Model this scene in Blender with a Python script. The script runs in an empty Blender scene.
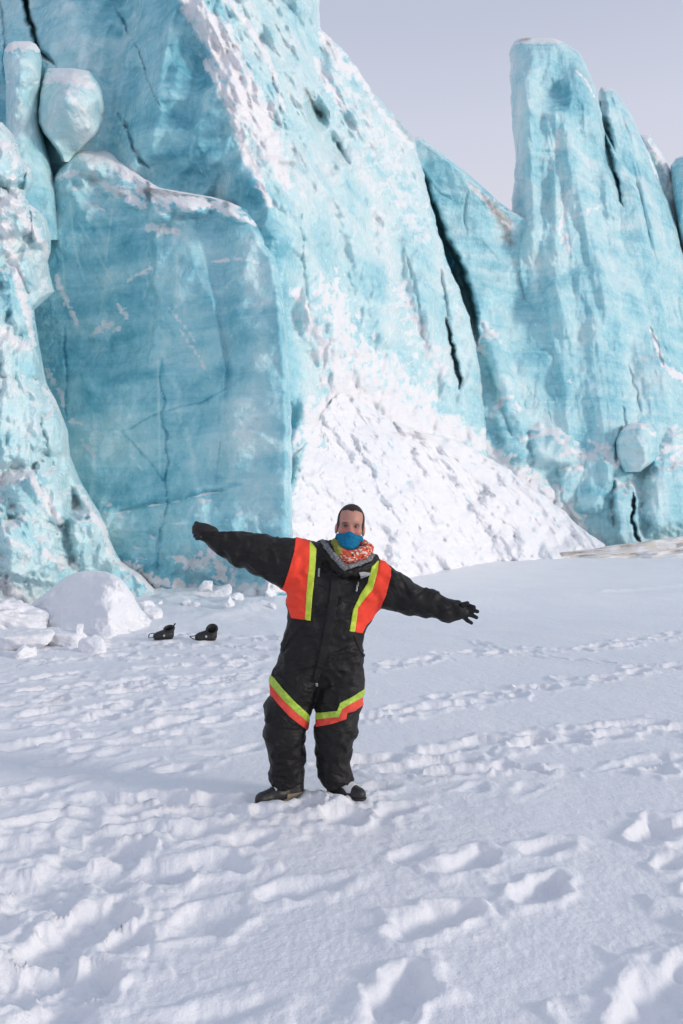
import bpy, math, random
import numpy as np
from mathutils import Vector
random.seed(4)
SC = bpy.context.scene
COL = SC.collection
F, CX, CY, HOR, CAMZ = 820.0, 341.5, 512.0, 535.0, 1.6
PITCH = math.atan((HOR - CY) / F)
cp, sp_ = math.cos(PITCH), math.sin(PITCH)

# ------------------------------------------------------------------ maths helpers
def at(px, py, D):
    """a point of the place seen in direction (px, py) at D metres in front"""
    a = (np.asarray(px, float) - CX) / F
    b = (CY - np.asarray(py, float)) / F
    fy = cp - b * sp_
    t = D / fy
    return np.stack(np.broadcast_arrays(a * t, D, CAMZ + t * (sp_ + b * cp)), -1)

def ground_at(px, py, z=0.0):
    a = (px - CX) / F; b = (CY - py) / F
    dz = sp_ + b * cp
    t = (z - CAMZ) / dz
    return np.array([a * t, t * (cp - b * sp_)])

def sstep(x, a, b):
    t = np.clip((x - a) / (b - a), 0, 1)
    return t * t * (3 - 2 * t)

def _hash(ix, iy, iz, seed):
    h = (ix.astype(np.int64) * 374761393 + iy.astype(np.int64) * 668265263 + iz.astype(np.int64) * 2147483647 + seed * 974711) & 0xFFFFFFFF
    h = ((h ^ (h >> 13)) * 1274126177) & 0xFFFFFFFF
    h = ((h ^ (h >> 16)) * 2246822519) & 0xFFFFFFFF
    return (h ^ (h >> 15)) & 0xFFFFFFFF

def noise(x, y, z=None, seed=0):
    """gradient noise, about -1..1"""
    x = np.asarray(x, float); y = np.asarray(y, float)
    if z is None:
        x, y = np.broadcast_arrays(x, y)
        xi, yi = np.floor(x), np.floor(y); fx, fy = x - xi, y - yi
        u = fx**3 * (fx * (fx * 6 - 15) + 10); v = fy**3 * (fy * (fy * 6 - 15) + 10)
        xi = xi.astype(np.int64); yi = yi.astype(np.int64); zi = np.int64(0) ; out = 0
        for dx in (0, 1):
            for dy in (0, 1):
                h = _hash(xi + dx, yi + dy, zi, seed)
                gx = ((h & 1023) / 511.5) - 1; gy = (((h >> 10) & 1023) / 511.5) - 1
                out = out + (gx * (fx - dx) + gy * (fy - dy)) * (u if dx else 1 - u) * (v if dy else 1 - v)
        return out * 1.5
    z = np.asarray(z, float)
    x, y, z = np.broadcast_arrays(x, y, z)
    xi, yi, zi = np.floor(x), np.floor(y), np.floor(z)
    fx, fy, fz = x - xi, y - yi, z - zi
    u = fx**3 * (fx * (fx * 6 - 15) + 10); v = fy**3 * (fy * (fy * 6 - 15) + 10); w = fz**3 * (fz * (fz * 6 - 15) + 10)
    out = 0
    for dx in (0, 1):
        for dy in (0, 1):
            for dz in (0, 1):
                h = _hash(xi + dx, yi + dy, zi + dz, seed)
                gx = ((h & 1023) / 511.5) - 1; gy = (((h >> 10) & 1023) / 511.5) - 1; gz = (((h >> 20) & 1023) / 511.5) - 1
                g = gx * (fx - dx) + gy * (fy - dy) + gz * (fz - dz)
                out = out + g * (u if dx else 1 - u) * (v if dy else 1 - v) * (w if dz else 1 - w)
    return out * 1.3

def fbm(x, y, z=None, octv=4, seed=0, gain=.5, ridged=False):
    a, s, tot = 1.0, 0, 0
    zz = z
    for o in range(octv):
        n = noise(x, y, zz, seed + o * 17)
        if ridged: n = 1 - 2 * np.abs(n)
        s = s + a * n; tot += a
        a *= gain; x = np.asarray(x) * 2.03 + 11.3; y = np.asarray(y) * 2.03 - 7.1
        zz = None if zz is None else np.asarray(zz) * 2.03 + 3.7
    return s / tot

def worley(x, y, seed=0):
    """F1, F2 and a random number of the nearest cell"""
    xi, yi = np.floor(x), np.floor(y)
    f1 = np.full(x.shape, 9.0); f2 = f1.copy(); cid = np.zeros(x.shape); px_ = f1 * 0; py_ = f1 * 0
    for dx in (-1, 0, 1):
        for dy in (-1, 0, 1):
            h = _hash(xi + dx, yi + dy, xi * 0, seed)
            cx = xi + dx + (h & 1023) / 1023; cy = yi + dy + ((h >> 10) & 1023) / 1023
            d = np.hypot(x - cx, y - cy)
            m = d < f1
            f2 = np.where(m, f1, np.minimum(f2, d)); f1 = np.where(m, d, f1)
            cid = np.where(m, (h >> 20) / 4095, cid); px_ = np.where(m, x - cx, px_); py_ = np.where(m, y - cy, py_)
    return f1, f2, cid, px_, py_

def facets(x, y, seed=0):
    """chiselled plates: every cell is a tilted plane"""
    f1, f2, c, dx, dy = worley(x, y, seed)
    a = c * 57.0
    return ((np.cos(a) * dx + np.sin(a) * dy) + (np.mod(c * 13.7, 1) - .5) * .5) * sstep(f2 - f1, 0, .22)

def chisel(x, y, seed=0, octv=3, gain=.5):
    """continuous relief made of flat plates that meet in sharp creases"""
    x = x + .38 * noise(x / 1.7, y / 1.7, seed=seed + 7); y = y + .38 * noise(x / 1.7 + 9, y / 1.7, seed=seed + 8)
    tot = 0; a = 1.0; A = 0
    for o in range(octv):
        u = x + y * .577; v = y * 1.155
        i, j = np.floor(u).astype(np.int64), np.floor(v).astype(np.int64); fx, fy = u - i, v - j
        k0 = np.int64(0); g = lambda p, q: (_hash(p, q, k0, seed + o * 31) & 4095) / 2047.5 - 1
        up = fx >= fy
        b = np.where(up, g(i + 1, j), g(i, j + 1))
        hi = np.maximum(fx, fy); lo = np.minimum(fx, fy)
        tot = tot + a * (g(i, j) * (1 - hi) + b * (hi - lo) + g(i + 1, j + 1) * lo); A += a
        a *= gain; x, y = x * 2.17 * .92 + y * .5 + 3.1, y * 2.17 * .92 - x * .45 - 1.7
    return tot / A

def rbf(pts):
    P = np.array(pts, float); n = len(P)
    d = np.hypot(P[:, None, 0] - P[None, :, 0], P[:, None, 1] - P[None, :, 1])
    A = np.zeros((n + 3, n + 3)); A[:n, :n] = d
    A[:n, n] = 1; A[:n, n + 1:] = P[:, :2]; A[n, :n] = 1; A[n + 1:, :n] = P[:, :2].T
    w = np.linalg.solve(A, np.r_[P[:, 2], 0, 0, 0])
    def f(x, y):
        s = w[n] + w[n + 1] * x + w[n + 2] * y
        for i in range(n): s = s + w[i] * np.hypot(x - P[i, 0], y - P[i, 1])
        return s
    return f

def pdist(x, y, pts):
    """distance to a polyline, signed side distance, position along it 0..1"""
    pts = np.array(pts, float)
    best = np.full(np.shape(x), 1e9); side = best.copy(); along = best * 0
    L = np.r_[0, np.cumsum(np.hypot(*(pts[1:] - pts[:-1]).T))]
    for i in range(len(pts) - 1):
        a, b = pts[i], pts[i + 1]; d = b - a; l2 = d @ d
        t = np.clip(((x - a[0]) * d[0] + (y - a[1]) * d[1]) / l2, 0, 1)
        dd = np.hypot(x - a[0] - t * d[0], y - a[1] - t * d[1])
        s = np.sign(d[0] * (y - a[1]) - d[1] * (x - a[0]))
        m = dd < best
        best = np.where(m, dd, best); side = np.where(m, s * dd, side)
        along = np.where(m, (L[i] + t * (L[i + 1] - L[i])) / L[-1], along)
    return best, side, along

def stroke(x, y, pts, w, rough=.5, seed=3, sc=9.0, aniso=(1, 1)):
    """a ragged brush mark 0..1 along a polyline"""
    d, s, t = pdist(x, y, pts)
    ww = np.interp(t, np.linspace(0, 1, len(w)), w) if hasattr(w, '__len__') else w
    n = fbm(x / sc * aniso[0], y / sc * aniso[1], octv=5, seed=seed, gain=.6)
    return np.clip((1 - d / ww + rough * n * 1.9) * .9 + .08, 0, 1)

def crack(x, y, pts, w, depth):
    d, s, t = pdist(x + 2.6 * noise(x / 11, y / 11, seed=91) + 1.0 * noise(x / 4, y / 4, seed=92), y, pts)
    taper = np.minimum(1, 6 * np.minimum(t, 1 - t) + .15)
    return depth * (.34 if depth < 1.5 else 1) * np.exp(-(d / (w * .7 * taper)) ** (4 if depth > 4 else 2)) * taper

def bump(x, y, cx, cy, rx, ry, rot=0):
    c, s = math.cos(rot), math.sin(rot)
    u = ((x - cx) * c + (y - cy) * s) / rx; v = (-(x - cx) * s + (y - cy) * c) / ry
    return np.clip(1 - u * u - v * v, 0, 1) ** 1.6

# ------------------------------------------------------------------ objects
def tag(o, label=None, cat=None, group=None, kind=None):
    if label: o['label'] = label
    if cat: o['category'] = cat
    if group: o['group'] = group
    if kind or label: o['kind'] = kind or 'thing'
    return o

def mesh_obj(name, V, Fc, mat=None, parent=None, attrs=None, smooth=True):
    me = bpy.data.meshes.new(name)
    ls = [len(f) for f in Fc]
    me.vertices.add(len(V)); me.vertices.foreach_set('co', np.asarray(V, np.float32).ravel())
    flat = np.fromiter((i for f in Fc for i in f), np.int32, sum(ls))
    me.loops.add(len(flat)); me.loops.foreach_set('vertex_index', flat)
    me.polygons.add(len(ls)); me.polygons.foreach_set('loop_start', np.r_[0, np.cumsum(ls)[:-1]].astype(np.int32))
    me.update(calc_edges=True)
    if smooth: me.polygons.foreach_set('use_smooth', np.ones(len(me.polygons), bool))
    for k, a in (attrs or {}).items():
        at_ = me.attributes.new(k, 'FLOAT', 'POINT'); at_.data.foreach_set('value', np.asarray(a, np.float32))
    me.update()
    o = bpy.data.objects.new(name, me); COL.objects.link(o)
    if mat: me.materials.append(mat)
    if parent: o.parent = parent
    return o

def empty(name, loc=(0, 0, 0)):
    o = bpy.data.objects.new(name, None); COL.objects.link(o); o.location = loc; o.empty_display_size = .1
    return o

# ------------------------------------------------------------------ materials
class N:
    def __init__(s, name):
        s.m = bpy.data.materials.new(name); s.m.use_nodes = True
        s.t = s.m.node_tree; s.b = s.t.nodes['Principled BSDF']
    def n(s, typ, **kw):
        x = s.t.nodes.new(typ)
        for k, v in kw.items():
            if k.startswith('i_'):
                key = k[2:].replace('_', ' ')
                x.inputs[int(key) if key.isdigit() else key].default_value = v
            else: setattr(x, k, v)
        return x
    def l(s, a, b): s.t.links.new(a, b)
    def math(s, op, a, b=None, c=None, clamp=False):
        x = s.n('ShaderNodeMath', operation=op); x.use_clamp = clamp
        for i, v in enumerate((a, b, c)):
            if v is None: continue
            if isinstance(v, (int, float)): x.inputs[i].default_value = v
            else: s.l(v, x.inputs[i])
        return x.outputs[0]
    def noise(s, vec, scale, detail=4, rough=.55, dist=0):
        x = s.n('ShaderNodeTexNoise', i_Scale=scale, i_Detail=detail, i_Roughness=rough, i_Distortion=dist)
        s.l(vec, x.inputs['Vector']); return x.outputs['Fac']
    def mapping(s, vec, scale=(1, 1, 1), rot=(0, 0, 0), loc=(0, 0, 0)):
        x = s.n('ShaderNodeMapping'); x.inputs['Scale'].default_value = scale; x.inputs['Rotation'].default_value = rot; x.inputs['Location'].default_value = loc
        s.l(vec, x.inputs['Vector']); return x.outputs[0]
    def ramp(s, fac, stops, interp='LINEAR'):
        x = s.n('ShaderNodeValToRGB'); e = x.color_ramp.elements; x.color_ramp.interpolation = interp
        while len(e) < len(stops): e.new(.5)
        for el, (p, c) in zip(e, stops): el.position = p; el.color = (*c, 1) if len(c) == 3 else c
        s.l(fac, x.inputs[0]); return x.outputs[0]
    def mix(s, fac, a, b, typ='MIX'):
        x = s.n('ShaderNodeMix', data_type='RGBA', blend_type=typ)
        for i, v in ((0, fac), (6, a), (7, b)):
            if isinstance(v, (int, float)): x.inputs[i].default_value = v
            elif isinstance(v, tuple): x.inputs[i].default_value = (*v, 1)
            else: s.l(v, x.inputs[i])
        return x.outputs[2]
    def bump(s, h, strength, dist, normal=None):
        x = s.n('ShaderNodeBump', i_Strength=strength, i_Distance=dist); s.l(h, x.inputs['Height'])
        if normal: s.l(normal, x.inputs['Normal'])
        return x.outputs[0]

SNOW = (.86, .865, .885)
def ice_material():
    k = N('glacier ice')
    co = k.n('ShaderNodeTexCoord').outputs['Object']
    snow = k.n('ShaderNodeAttribute', attribute_name='snow').outputs['Fac']
    tint = k.n('ShaderNodeAttribute', attribute_name='tint').outputs['Fac']
    dirt_shade = k.n('ShaderNodeAttribute', attribute_name='dirt_shade').outputs['Fac']
    # layering, tilted a little, broken up by noise
    lay = k.noise(k.mapping(co, (.16, .16, 1.5), (0, .12, 0)), 1.0, 5, .6, .6)
    lay2 = k.noise(k.mapping(co, (.25, .25, 5.0), (0, -.10, 0)), 1.0, 3, .6, .4)
    vert = k.noise(k.mapping(co, (.8, .8, .12), (0, .1, 0)), 1.0, 3, .5, .2)
    cloud = k.noise(co, .45, 5, .6, .5)
    fine = k.noise(co, 4.5, 5, .65)
    f = k.math('ADD', tint, k.math('MULTIPLY', k.math('SUBTRACT', lay, .5), .7))
    f = k.math('ADD', f, k.math('MULTIPLY', k.math('SUBTRACT', lay2, .5), .16))
    f = k.math('ADD', f, k.math('MULTIPLY', k.math('SUBTRACT', vert, .5), .30))
    f = k.math('ADD', f, k.math('MULTIPLY', k.math('SUBTRACT', cloud, .5), 1.15))
    f = k.math('ADD', f, k.math('MULTIPLY', k.math('SUBTRACT', fine, .5), .32))
    # old fracture lines frozen shut
    vo = k.n('ShaderNodeTexVoronoi', feature='DISTANCE_TO_EDGE', i_Scale=.22)
    wob = k.n('ShaderNodeTexNoise', i_Scale=.7, i_Detail=3.0); k.l(co, wob.inputs['Vector'])
    wv = k.n('ShaderNodeVectorMath', operation='SCALE'); wv.inputs[3].default_value = 1.2; k.l(wob.outputs['Color'], wv.inputs[0])
    wa = k.n('ShaderNodeVectorMath', operation='ADD'); k.l(k.mapping(co, (1.3, 1.3, .7)), wa.inputs[0]); k.l(wv.outputs[0], wa.inputs[1])
    k.l(wa.outputs[0], vo.inputs['Vector'])
    vein = k.math('MULTIPLY', k.math('SUBTRACT', 1, k.math('MULTIPLY', vo.outputs['Distance'], 38), clamp=True), k.math('GREATER_THAN', cloud, .46))
    f = k.math('ADD', f, k.math('MULTIPLY', vein, .13))
    col = k.ramp(f, [(0, (.075, .30, .41)), (.20, (.20, .525, .635)), (.43, (.395, .71, .785)), (.66, (.60, .825, .86)), (.88, (.745, .87, .89)), (1, (.85, .905, .915))])
    sn = k.math('ADD', snow, k.math('MULTIPLY', k.math('SUBTRACT', k.noise(co, 3.2, 8, .75, .3), .5), .95))
    smask = k.n('ShaderNodeMapRange', interpolation_type='SMOOTHSTEP'); smask.inputs[1].default_value = .30; smask.inputs[2].default_value = .66
    k.l(sn, smask.inputs[0]); sm = smask.outputs[0]
    fr = k.n('ShaderNodeMapRange', interpolation_type='SMOOTHSTEP'); fr.inputs[1].default_value = .50; fr.inputs[2].default_value = .72; k.l(k.noise(k.mapping(co, (1, 1, .75), (0, .5, 0)), 2.6, 9, .78, .8), fr.inputs[0])
    fz = k.n('ShaderNodeMapRange', interpolation_type='SMOOTHSTEP'); fz.inputs[1].default_value = .40; fz.inputs[2].default_value = .72; k.l(tint, fz.inputs[0])
    frost = k.math('MULTIPLY', k.math('MULTIPLY', fr.outputs[0], k.math('ADD', k.math('MULTIPLY', fz.outputs[0], .8), .2)), .45)
    col = k.mix(frost, col, (.76, .86, .88))
    col = k.mix(sm, col, SNOW)
    col = k.mix(k.math('MULTIPLY', k.math('MULTIPLY', dirt_shade, k.math('ADD', .4, fine)), .8, clamp=True), col, (.20, .15, .11))
    k.l(col, k.b.inputs['Base Color'])
    r = k.math('ADD', .24, k.math('MULTIPLY', sm, .4)); r = k.math('ADD', r, k.math('MULTIPLY', k.math('SUBTRACT', fine, .5), .25))
    k.l(r, k.b.inputs['Roughness'])
    k.b.inputs['IOR'].default_value = 1.31
    k.b.inputs['Subsurface Weight'].default_value = .25
    k.b.inputs['Subsurface Radius'].default_value = (.25, .8, 1.0); k.b.inputs['Subsurface Scale'].default_value = .12
    h = k.math('ADD', k.math('MULTIPLY', k.noise(co, 1.6, 6, .65, .4), 1.0), k.math('ADD', k.math('MULTIPLY', k.noise(co, 9, 4, .6), .26), k.math('MULTIPLY', k.noise(co, 26, 3, .6), .07)))
    nb = k.bump(h, .55, .35)
    k.l(nb, k.b.inputs['Normal'])
    return k.m

def snow_material(name='snow', coarse=1.0, ice=False, warm=False):
    k = N(name)
    co = k.n('ShaderNodeTexCoord').outputs['Object']
    n1 = k.noise(co, .8 * coarse, 5, .6); n2 = k.noise(co, 55 * coarse, 3, .7); n3 = k.noise(co, 9 * coarse, 5, .6)
    col = k.ramp(n1, [(.3, (.80, .825, .87)), (.7, SNOW)])
    if warm:
        col = k.mix(k.ramp(k.noise(co, .9, 5, .7), [(.42, (0, 0, 0)), (.68, (1, 1, 1))]), col, (.70, .66, .59))
    if ice:
        at_ = k.n('ShaderNodeAttribute', attribute_name='ice').outputs['Fac']
        icol = k.ramp(k.noise(co, .8, 5, .6), [(.25, (.30, .58, .64)), (.6, (.50, .74, .77)), (.8, (.7, .83, .85))])
        m = k.ramp(k.math('ADD', at_, k.math('MULTIPLY', k.math('SUBTRACT', k.noise(co, 2.5, 5, .7), .5), .6)), [(.34, (0, 0, 0)), (.72, (1, 1, 1))])
        col = k.mix(m, col, icol)
    k.l(col, k.b.inputs['Base Color'])
    k.b.inputs['Roughness'].default_value = .62
    k.b.inputs['Specular IOR Level'].default_value = .25
    b1 = k.bump(n3, .45, .03 / coarse); b1 = k.bump(k.noise(co, 24 * coarse, 4, .65), .5, .012 / coarse, b1); b2 = k.bump(n2, .5, .006 / coarse, b1)
    k.l(b2, k.b.inputs['Normal'])
    return k.m

def plain(name, c, rough=.6, var=.25, scale=40, bump=.0, bd=.002, spec=.5, metal=0):
    k = N(name)
    co = k.n('ShaderNodeTexCoord').outputs['Object']
    n = k.noise(co, scale, 4, .6)
    lo = tuple(x * (1 - var) for x in c); hi = tuple(min(1, x * (1 + var)) for x in c)
    k.l(k.ramp(n, [(.3, lo), (.7, hi)]), k.b.inputs['Base Color'])
    k.b.inputs['Roughness'].default_value = rough; k.b.inputs['Specular IOR Level'].default_value = spec; k.b.inputs['Metallic'].default_value = metal
    if bump: k.l(k.bump(k.noise(co, scale * 2, 3, .6), bump, bd), k.b.inputs['Normal'])
    return k.m

ICE = ice_material()
SNOWM = snow_material('trodden snow')
DRIFT = snow_material('wind packed snow', .5)
APRON = snow_material('snow with buried ice', .35, ice=True)
RIDGE = snow_material('old wind crust', .4, warm=True)

# ------------------------------------------------------------------ a mass of ice: detailed front, rounded edges, a real back
def ice_mass(name, outline, depth, surf, label, cat, mat=None, step=1.4, R=8, Rm=1.2, back=6.0, bcols=10, group=None, kind=None, shrink=.75, warp=1.2, topR=0):
    """outline: rows (py, left px, right px); depth(px,py) -> metres; surf(px,py) -> dict of surface attributes"""
    o = np.array(outline, float)
    y0, y1 = o[0, 0], o[-1, 0]
    ny = max(8, int((y1 - y0) / step)); ys = np.linspace(y0, y1, ny)
    L = np.interp(ys, o[:, 0], o[:, 1]); Rt = np.interp(ys, o[:, 0], o[:, 2])
    if warp:
        L = L + warp * fbm(ys / 14, ys * 0 + 3.3, octv=4, seed=len(name)); Rt = Rt + warp * fbm(ys / 14, ys * 0 + 9.1, octv=4, seed=len(name) + 5)
    nx = max(8, int((o[:, 2] - o[:, 1]).max() / step))
    s = np.linspace(0, 1, nx)
    px = L[:, None] + (Rt - L)[:, None] * s[None]; py = np.repeat(ys[:, None], nx, 1)
    D = depth(px, py)
    e = np.minimum(px - L[:, None], Rt[:, None] - px)
    if topR: e = np.minimum(e, (py - y0) * R / topR)
    q = np.clip(1 - e / R, 0, 1)
    D = D + Rm * (1 - np.sqrt(np.clip(1 - q * q, 0, 1)))
    V = at(px, py, D)
    att = surf(px, py)
    # normals for snow lodging on ledges
    du = np.gradient(V, axis=1); dv = np.gradient(V, axis=0)
    nn = np.cross(du, dv); nn /= np.linalg.norm(nn, axis=-1, keepdims=True) + 1e-9
    nz = nn[..., 2] * np.sign(-nn[..., 1:2].mean())
    lodge = sstep(nz, .50, .85) * .62
    att['snow'] = np.maximum(att.get('snow', 0 * px), lodge)
    # back: rows of bcols points behind, narrower than the front
    Dm = D.mean(1)
    bs = np.linspace(1, 0, bcols + 2)[1:-1]
    mid = (L + Rt) / 2
    Vb = []
    for b in bs:
        pxb = mid + (b - .5) * (Rt - L) * shrink
        prof = math.sin(math.pi * min(max(b, .03), .97)) ** .5
        Vb.append(at(pxb, ys, np.maximum(D[:, -1] * b + D[:, 0] * (1 - b), Dm) + .4 + back * prof * np.minimum(1, .35 + (ys - y0) / max(1, y1 - y0) * 2)))
    Vb = np.stack(Vb, 1)
    A = np.concatenate([V, Vb], 1); nc = A.shape[1]
    idx = np.arange(ny * nc).reshape(ny, nc)
    nxt = np.roll(idx, -1, 1)
    q = np.stack([idx[:-1], nxt[:-1], nxt[1:], idx[1:]], -1).reshape(-1, 4)[:, ::-1]
    faces = q.tolist() + [idx[0].tolist(), idx[-1][::-1].tolist()]
    full = {}
    for k in ('snow', 'tint', 'dirt_shade', 'ice'):
        v = att.get(k)
        if v is None: continue
        fv = np.full((ny, nc), .45 if k == 'tint' else 0.0); fv[:, :nx] = v
        full[k] = fv.ravel()
    ob = mesh_obj(name, A.reshape(-1, 3), faces, mat or ICE, attrs=full)
    return tag(ob, label, cat, group, kind)

def rough(px, py, k=1.0, seed=0):
    """broken-ice relief in metres (negative is towards the viewer)"""
    wx = px + 6 * fbm(px / 30, py / 30, octv=2, seed=seed + 31); wy = py + 6 * fbm(px / 30 + 5, py / 30, octv=2, seed=seed + 37)
    a = chisel(wx / 40 + seed, wy / 58, seed, 4, .55) * 1.25
    b = facets(wx / 17, wy / 24 + seed, seed + 3) * .04
    c = -(.5 - worley(wx / 7.5, wy / 9, seed + 9)[0]) * .05
    d = -fbm(px / 60, py / 60, octv=5, seed=seed + 50) * .45
    g = -fbm(px / 11, py / 11, octv=4, seed=seed + 60, ridged=True) * .06
    return k * (a + b + c + d + g)

def smooth_relief(px, py, k=1.0, seed=0):
    """clean cleaved face: long gentle swells and shallow steps"""
    a = facets(px / 95 + seed + .5 * noise(px / 40, py / 40, seed=seed), py / 60 + .4 * noise(px / 30, py / 30, seed=seed + 1), seed) * .13
    d = -fbm(px / 80, py / 55, octv=4, seed=seed + 50) * .45
    e = -fbm(px / 90, py / 7, octv=3, seed=seed + 80) * .05
    g = -fbm(px / 9, py / 9, octv=3, seed=seed + 60) * .03
    h = -fbm(px / 24 + py / 60, py / 34, octv=4, seed=seed + 70, ridged=True) * .13
    c = chisel(px / 64 + seed, py / 74, seed + 5, 4, .45) * .62
    return k * (a + c + .6 * d + e + g + .5 * h)

def lumps(x, y, items, seed=0):
    """blocky boulders frozen into a face: relief and the snow on their upper rims"""
    off = 0 * x; rim = 0 * x
    for i, (cx, cy, rx, ry, rot, amp) in enumerate(items):
        c, s = math.cos(rot), math.sin(rot)
        u = ((x - cx) * c + (y - cy) * s) / rx; v = (-(x - cx) * s + (y - cy) * c) / ry
        r = (np.abs(u) ** 3.6 + np.abs(v) ** 3.6) ** (1 / 3.6) * (1 + .42 * fbm(x / 17 + i * 3, y / 14, octv=3, seed=seed + i))
        h = amp * (1 - sstep(r, .55, 1.05)) * (1 + .25 * u - .2 * v)
        off = np.maximum(off, h)
        rim = np.maximum(rim, np.exp(-((r - .88) / .16) ** 2) * sstep(-v, .15, .7) * (.75 + .6 * noise(x / 6 + i, y / 6, seed=seed + 40)))
    return off, np.clip(rim, 0, 1)
LOW_RIGHT = [(552, 448, 30, 20, .35, .9), (512, 432, 17, 34, -.3, .8), (578, 492, 28, 40, .25, 1.0), (528, 492, 34, 22, .5, .7), (500, 372, 13, 46, -.3, .7)]
LOW_TOWER = [(672, 496, 34, 46, .15, 1.3), (628, 520, 16, 42, -.1, .9), (592, 482, 22, 36, .3, .8), (690, 452, 34, 22, .4, .8)]
def fb(px, py, s, seed=0, o=4): return fbm(px / s, py / s, octv=o, seed=seed)

# ================================================================== THE GLACIER FRONT
# ---- the long wall whose sunlit flank runs back to the right
_w = rbf([(-160, -140, 29), (-160, 300, 27), (0, 0, 27.5), (0, 200, 26), (70, 120, 24.6), (100, 0, 25.6), (110, 140, 23.9), (170, 0, 23.6), (140, 90, 23.9),
          (182, 0, 23.2), (215, 90, 22.4), (250, 180, 22.1), (285, 235, 22.2), (182, -140, 24.8), (215, 200, 23.4), (160, 190, 23.6),
          (240, 0, 24.8), (262, 90, 24.3), (292, 180, 23.4), (300, 0, 27.4), (322, 20, 30.5), (330, -140, 33), (318, 90, 27.6), (345, 60, 31.0), (372, 95, 32),
          (350, 130, 29.5), (418, 145, 34.5), (400, 250, 31.5), (440, 260, 34.6), (475, 335, 36.2), (340, 250, 26.8), (300, 300, 23.4), (290, 400, 22.4),
          (290, 500, 21.8), (290, 620, 21.5), (340, 400, 27.2), (340, 620, 27.5), (400, 420, 30.5), (460, 400, 35.2), (480, 600, 39), (400, 620, 34),
          (100, 300, 25), (100, 620, 24), (-160, 620, 26)])
def wall_depth(x, y):
    D = _w(x, y)
    _, side, _ = pdist(x, y, [(170, -60), (184, 0), (216, 90), (250, 180), (288, 240), (296, 320), (296, 640)])
    shade = sstep(side, -12, 10)                       # 1 on the smooth left face
    D = D + smooth_relief(x, y, 1.0, 3) * shade + rough(x, y, 1.0, 5) * (1 - shade)
    D = D - 1.1 * chisel((x + .35 * y) / 46, (y - .35 * x) / 120, 14, 3, .45) * shade
    # slanting crags on the upper flank
    u = (x * .88 - y * .47); v = (x * .47 + y * .88)
    D = D - fbm(u / 22, v / 110, octv=4, seed=12, ridged=True) * .55 * (1 - shade) * sstep(-y, -330, -120) - fbm(x / 18 + y / 60, y / 80, octv=3, seed=13) * .5 * (1 - shade) * sstep(y, 150, 260)
    # shoulder of snow that stands proud under the crest
    D = D - 1.1 * bump(x, y, 362, 105, 34, 60, -.6) - .8 * bump(x, y, 300, 60, 20, 80, -.2)
    D = D + 1.3 * bump(x, y, 316, 112, 12, 24, -.35) + 1.3 * bump(x, y, 338, 148, 14, 22, -.5) + .5 * bump(x, y, 262, 30, 9, 40, -.3)
    D = D - 1.0 * bump(x, y, 330, 330, 30, 90, -.25) - .7 * bump(x, y, 380, 300, 26, 80, -.3) - .8 * bump(x, y, 425, 300, 16, 90, -.25) - .7 * bump(x, y, 350, 220, 14, 70, -.2)
    for p, w, d in [([(440, 262), (444, 296), (448, 325)], 2.2, .8), ([(447, 318), (450, 342), (456, 364), (460, 390)], 2.3, 1.9), ([(452, 240), (446, 262), (452, 285)], 2.5, 1.2),
                    ([(305, 88), (312, 104), (322, 118)], 2.4, .9), ([(336, 140), (345, 158), (352, 168)], 2.4, 1.2),
                    ([(22, -10), (30, 22), (40, 52), (56, 66)], 3.0, 1.8), ([(112, 2), (128, 30), (142, 58), (152, 90), (160, 108)], 1.5, .5),
                    ([(124, 118), (130, 138), (140, 160), (148, 168)], 3.0, 1.3), ([(2, 0), (4, 40), (6, 80)], 2, .8),
                    ([(118, 112), (122, 124), (128, 130)], 1.8, .5), ([(300, 200), (304, 270), (312, 330)], 2, .35), ([(362, 180), (372, 240), (390, 290)], 2, .4),
                    ([(250, 20), (268, 60), (280, 110), (290, 150)], 1.8, .35), ([(405, 250), (418, 300), (425, 350)], 2, .5)]:
        D = D + crack(x, y, p, w, d)
    return D
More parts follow.
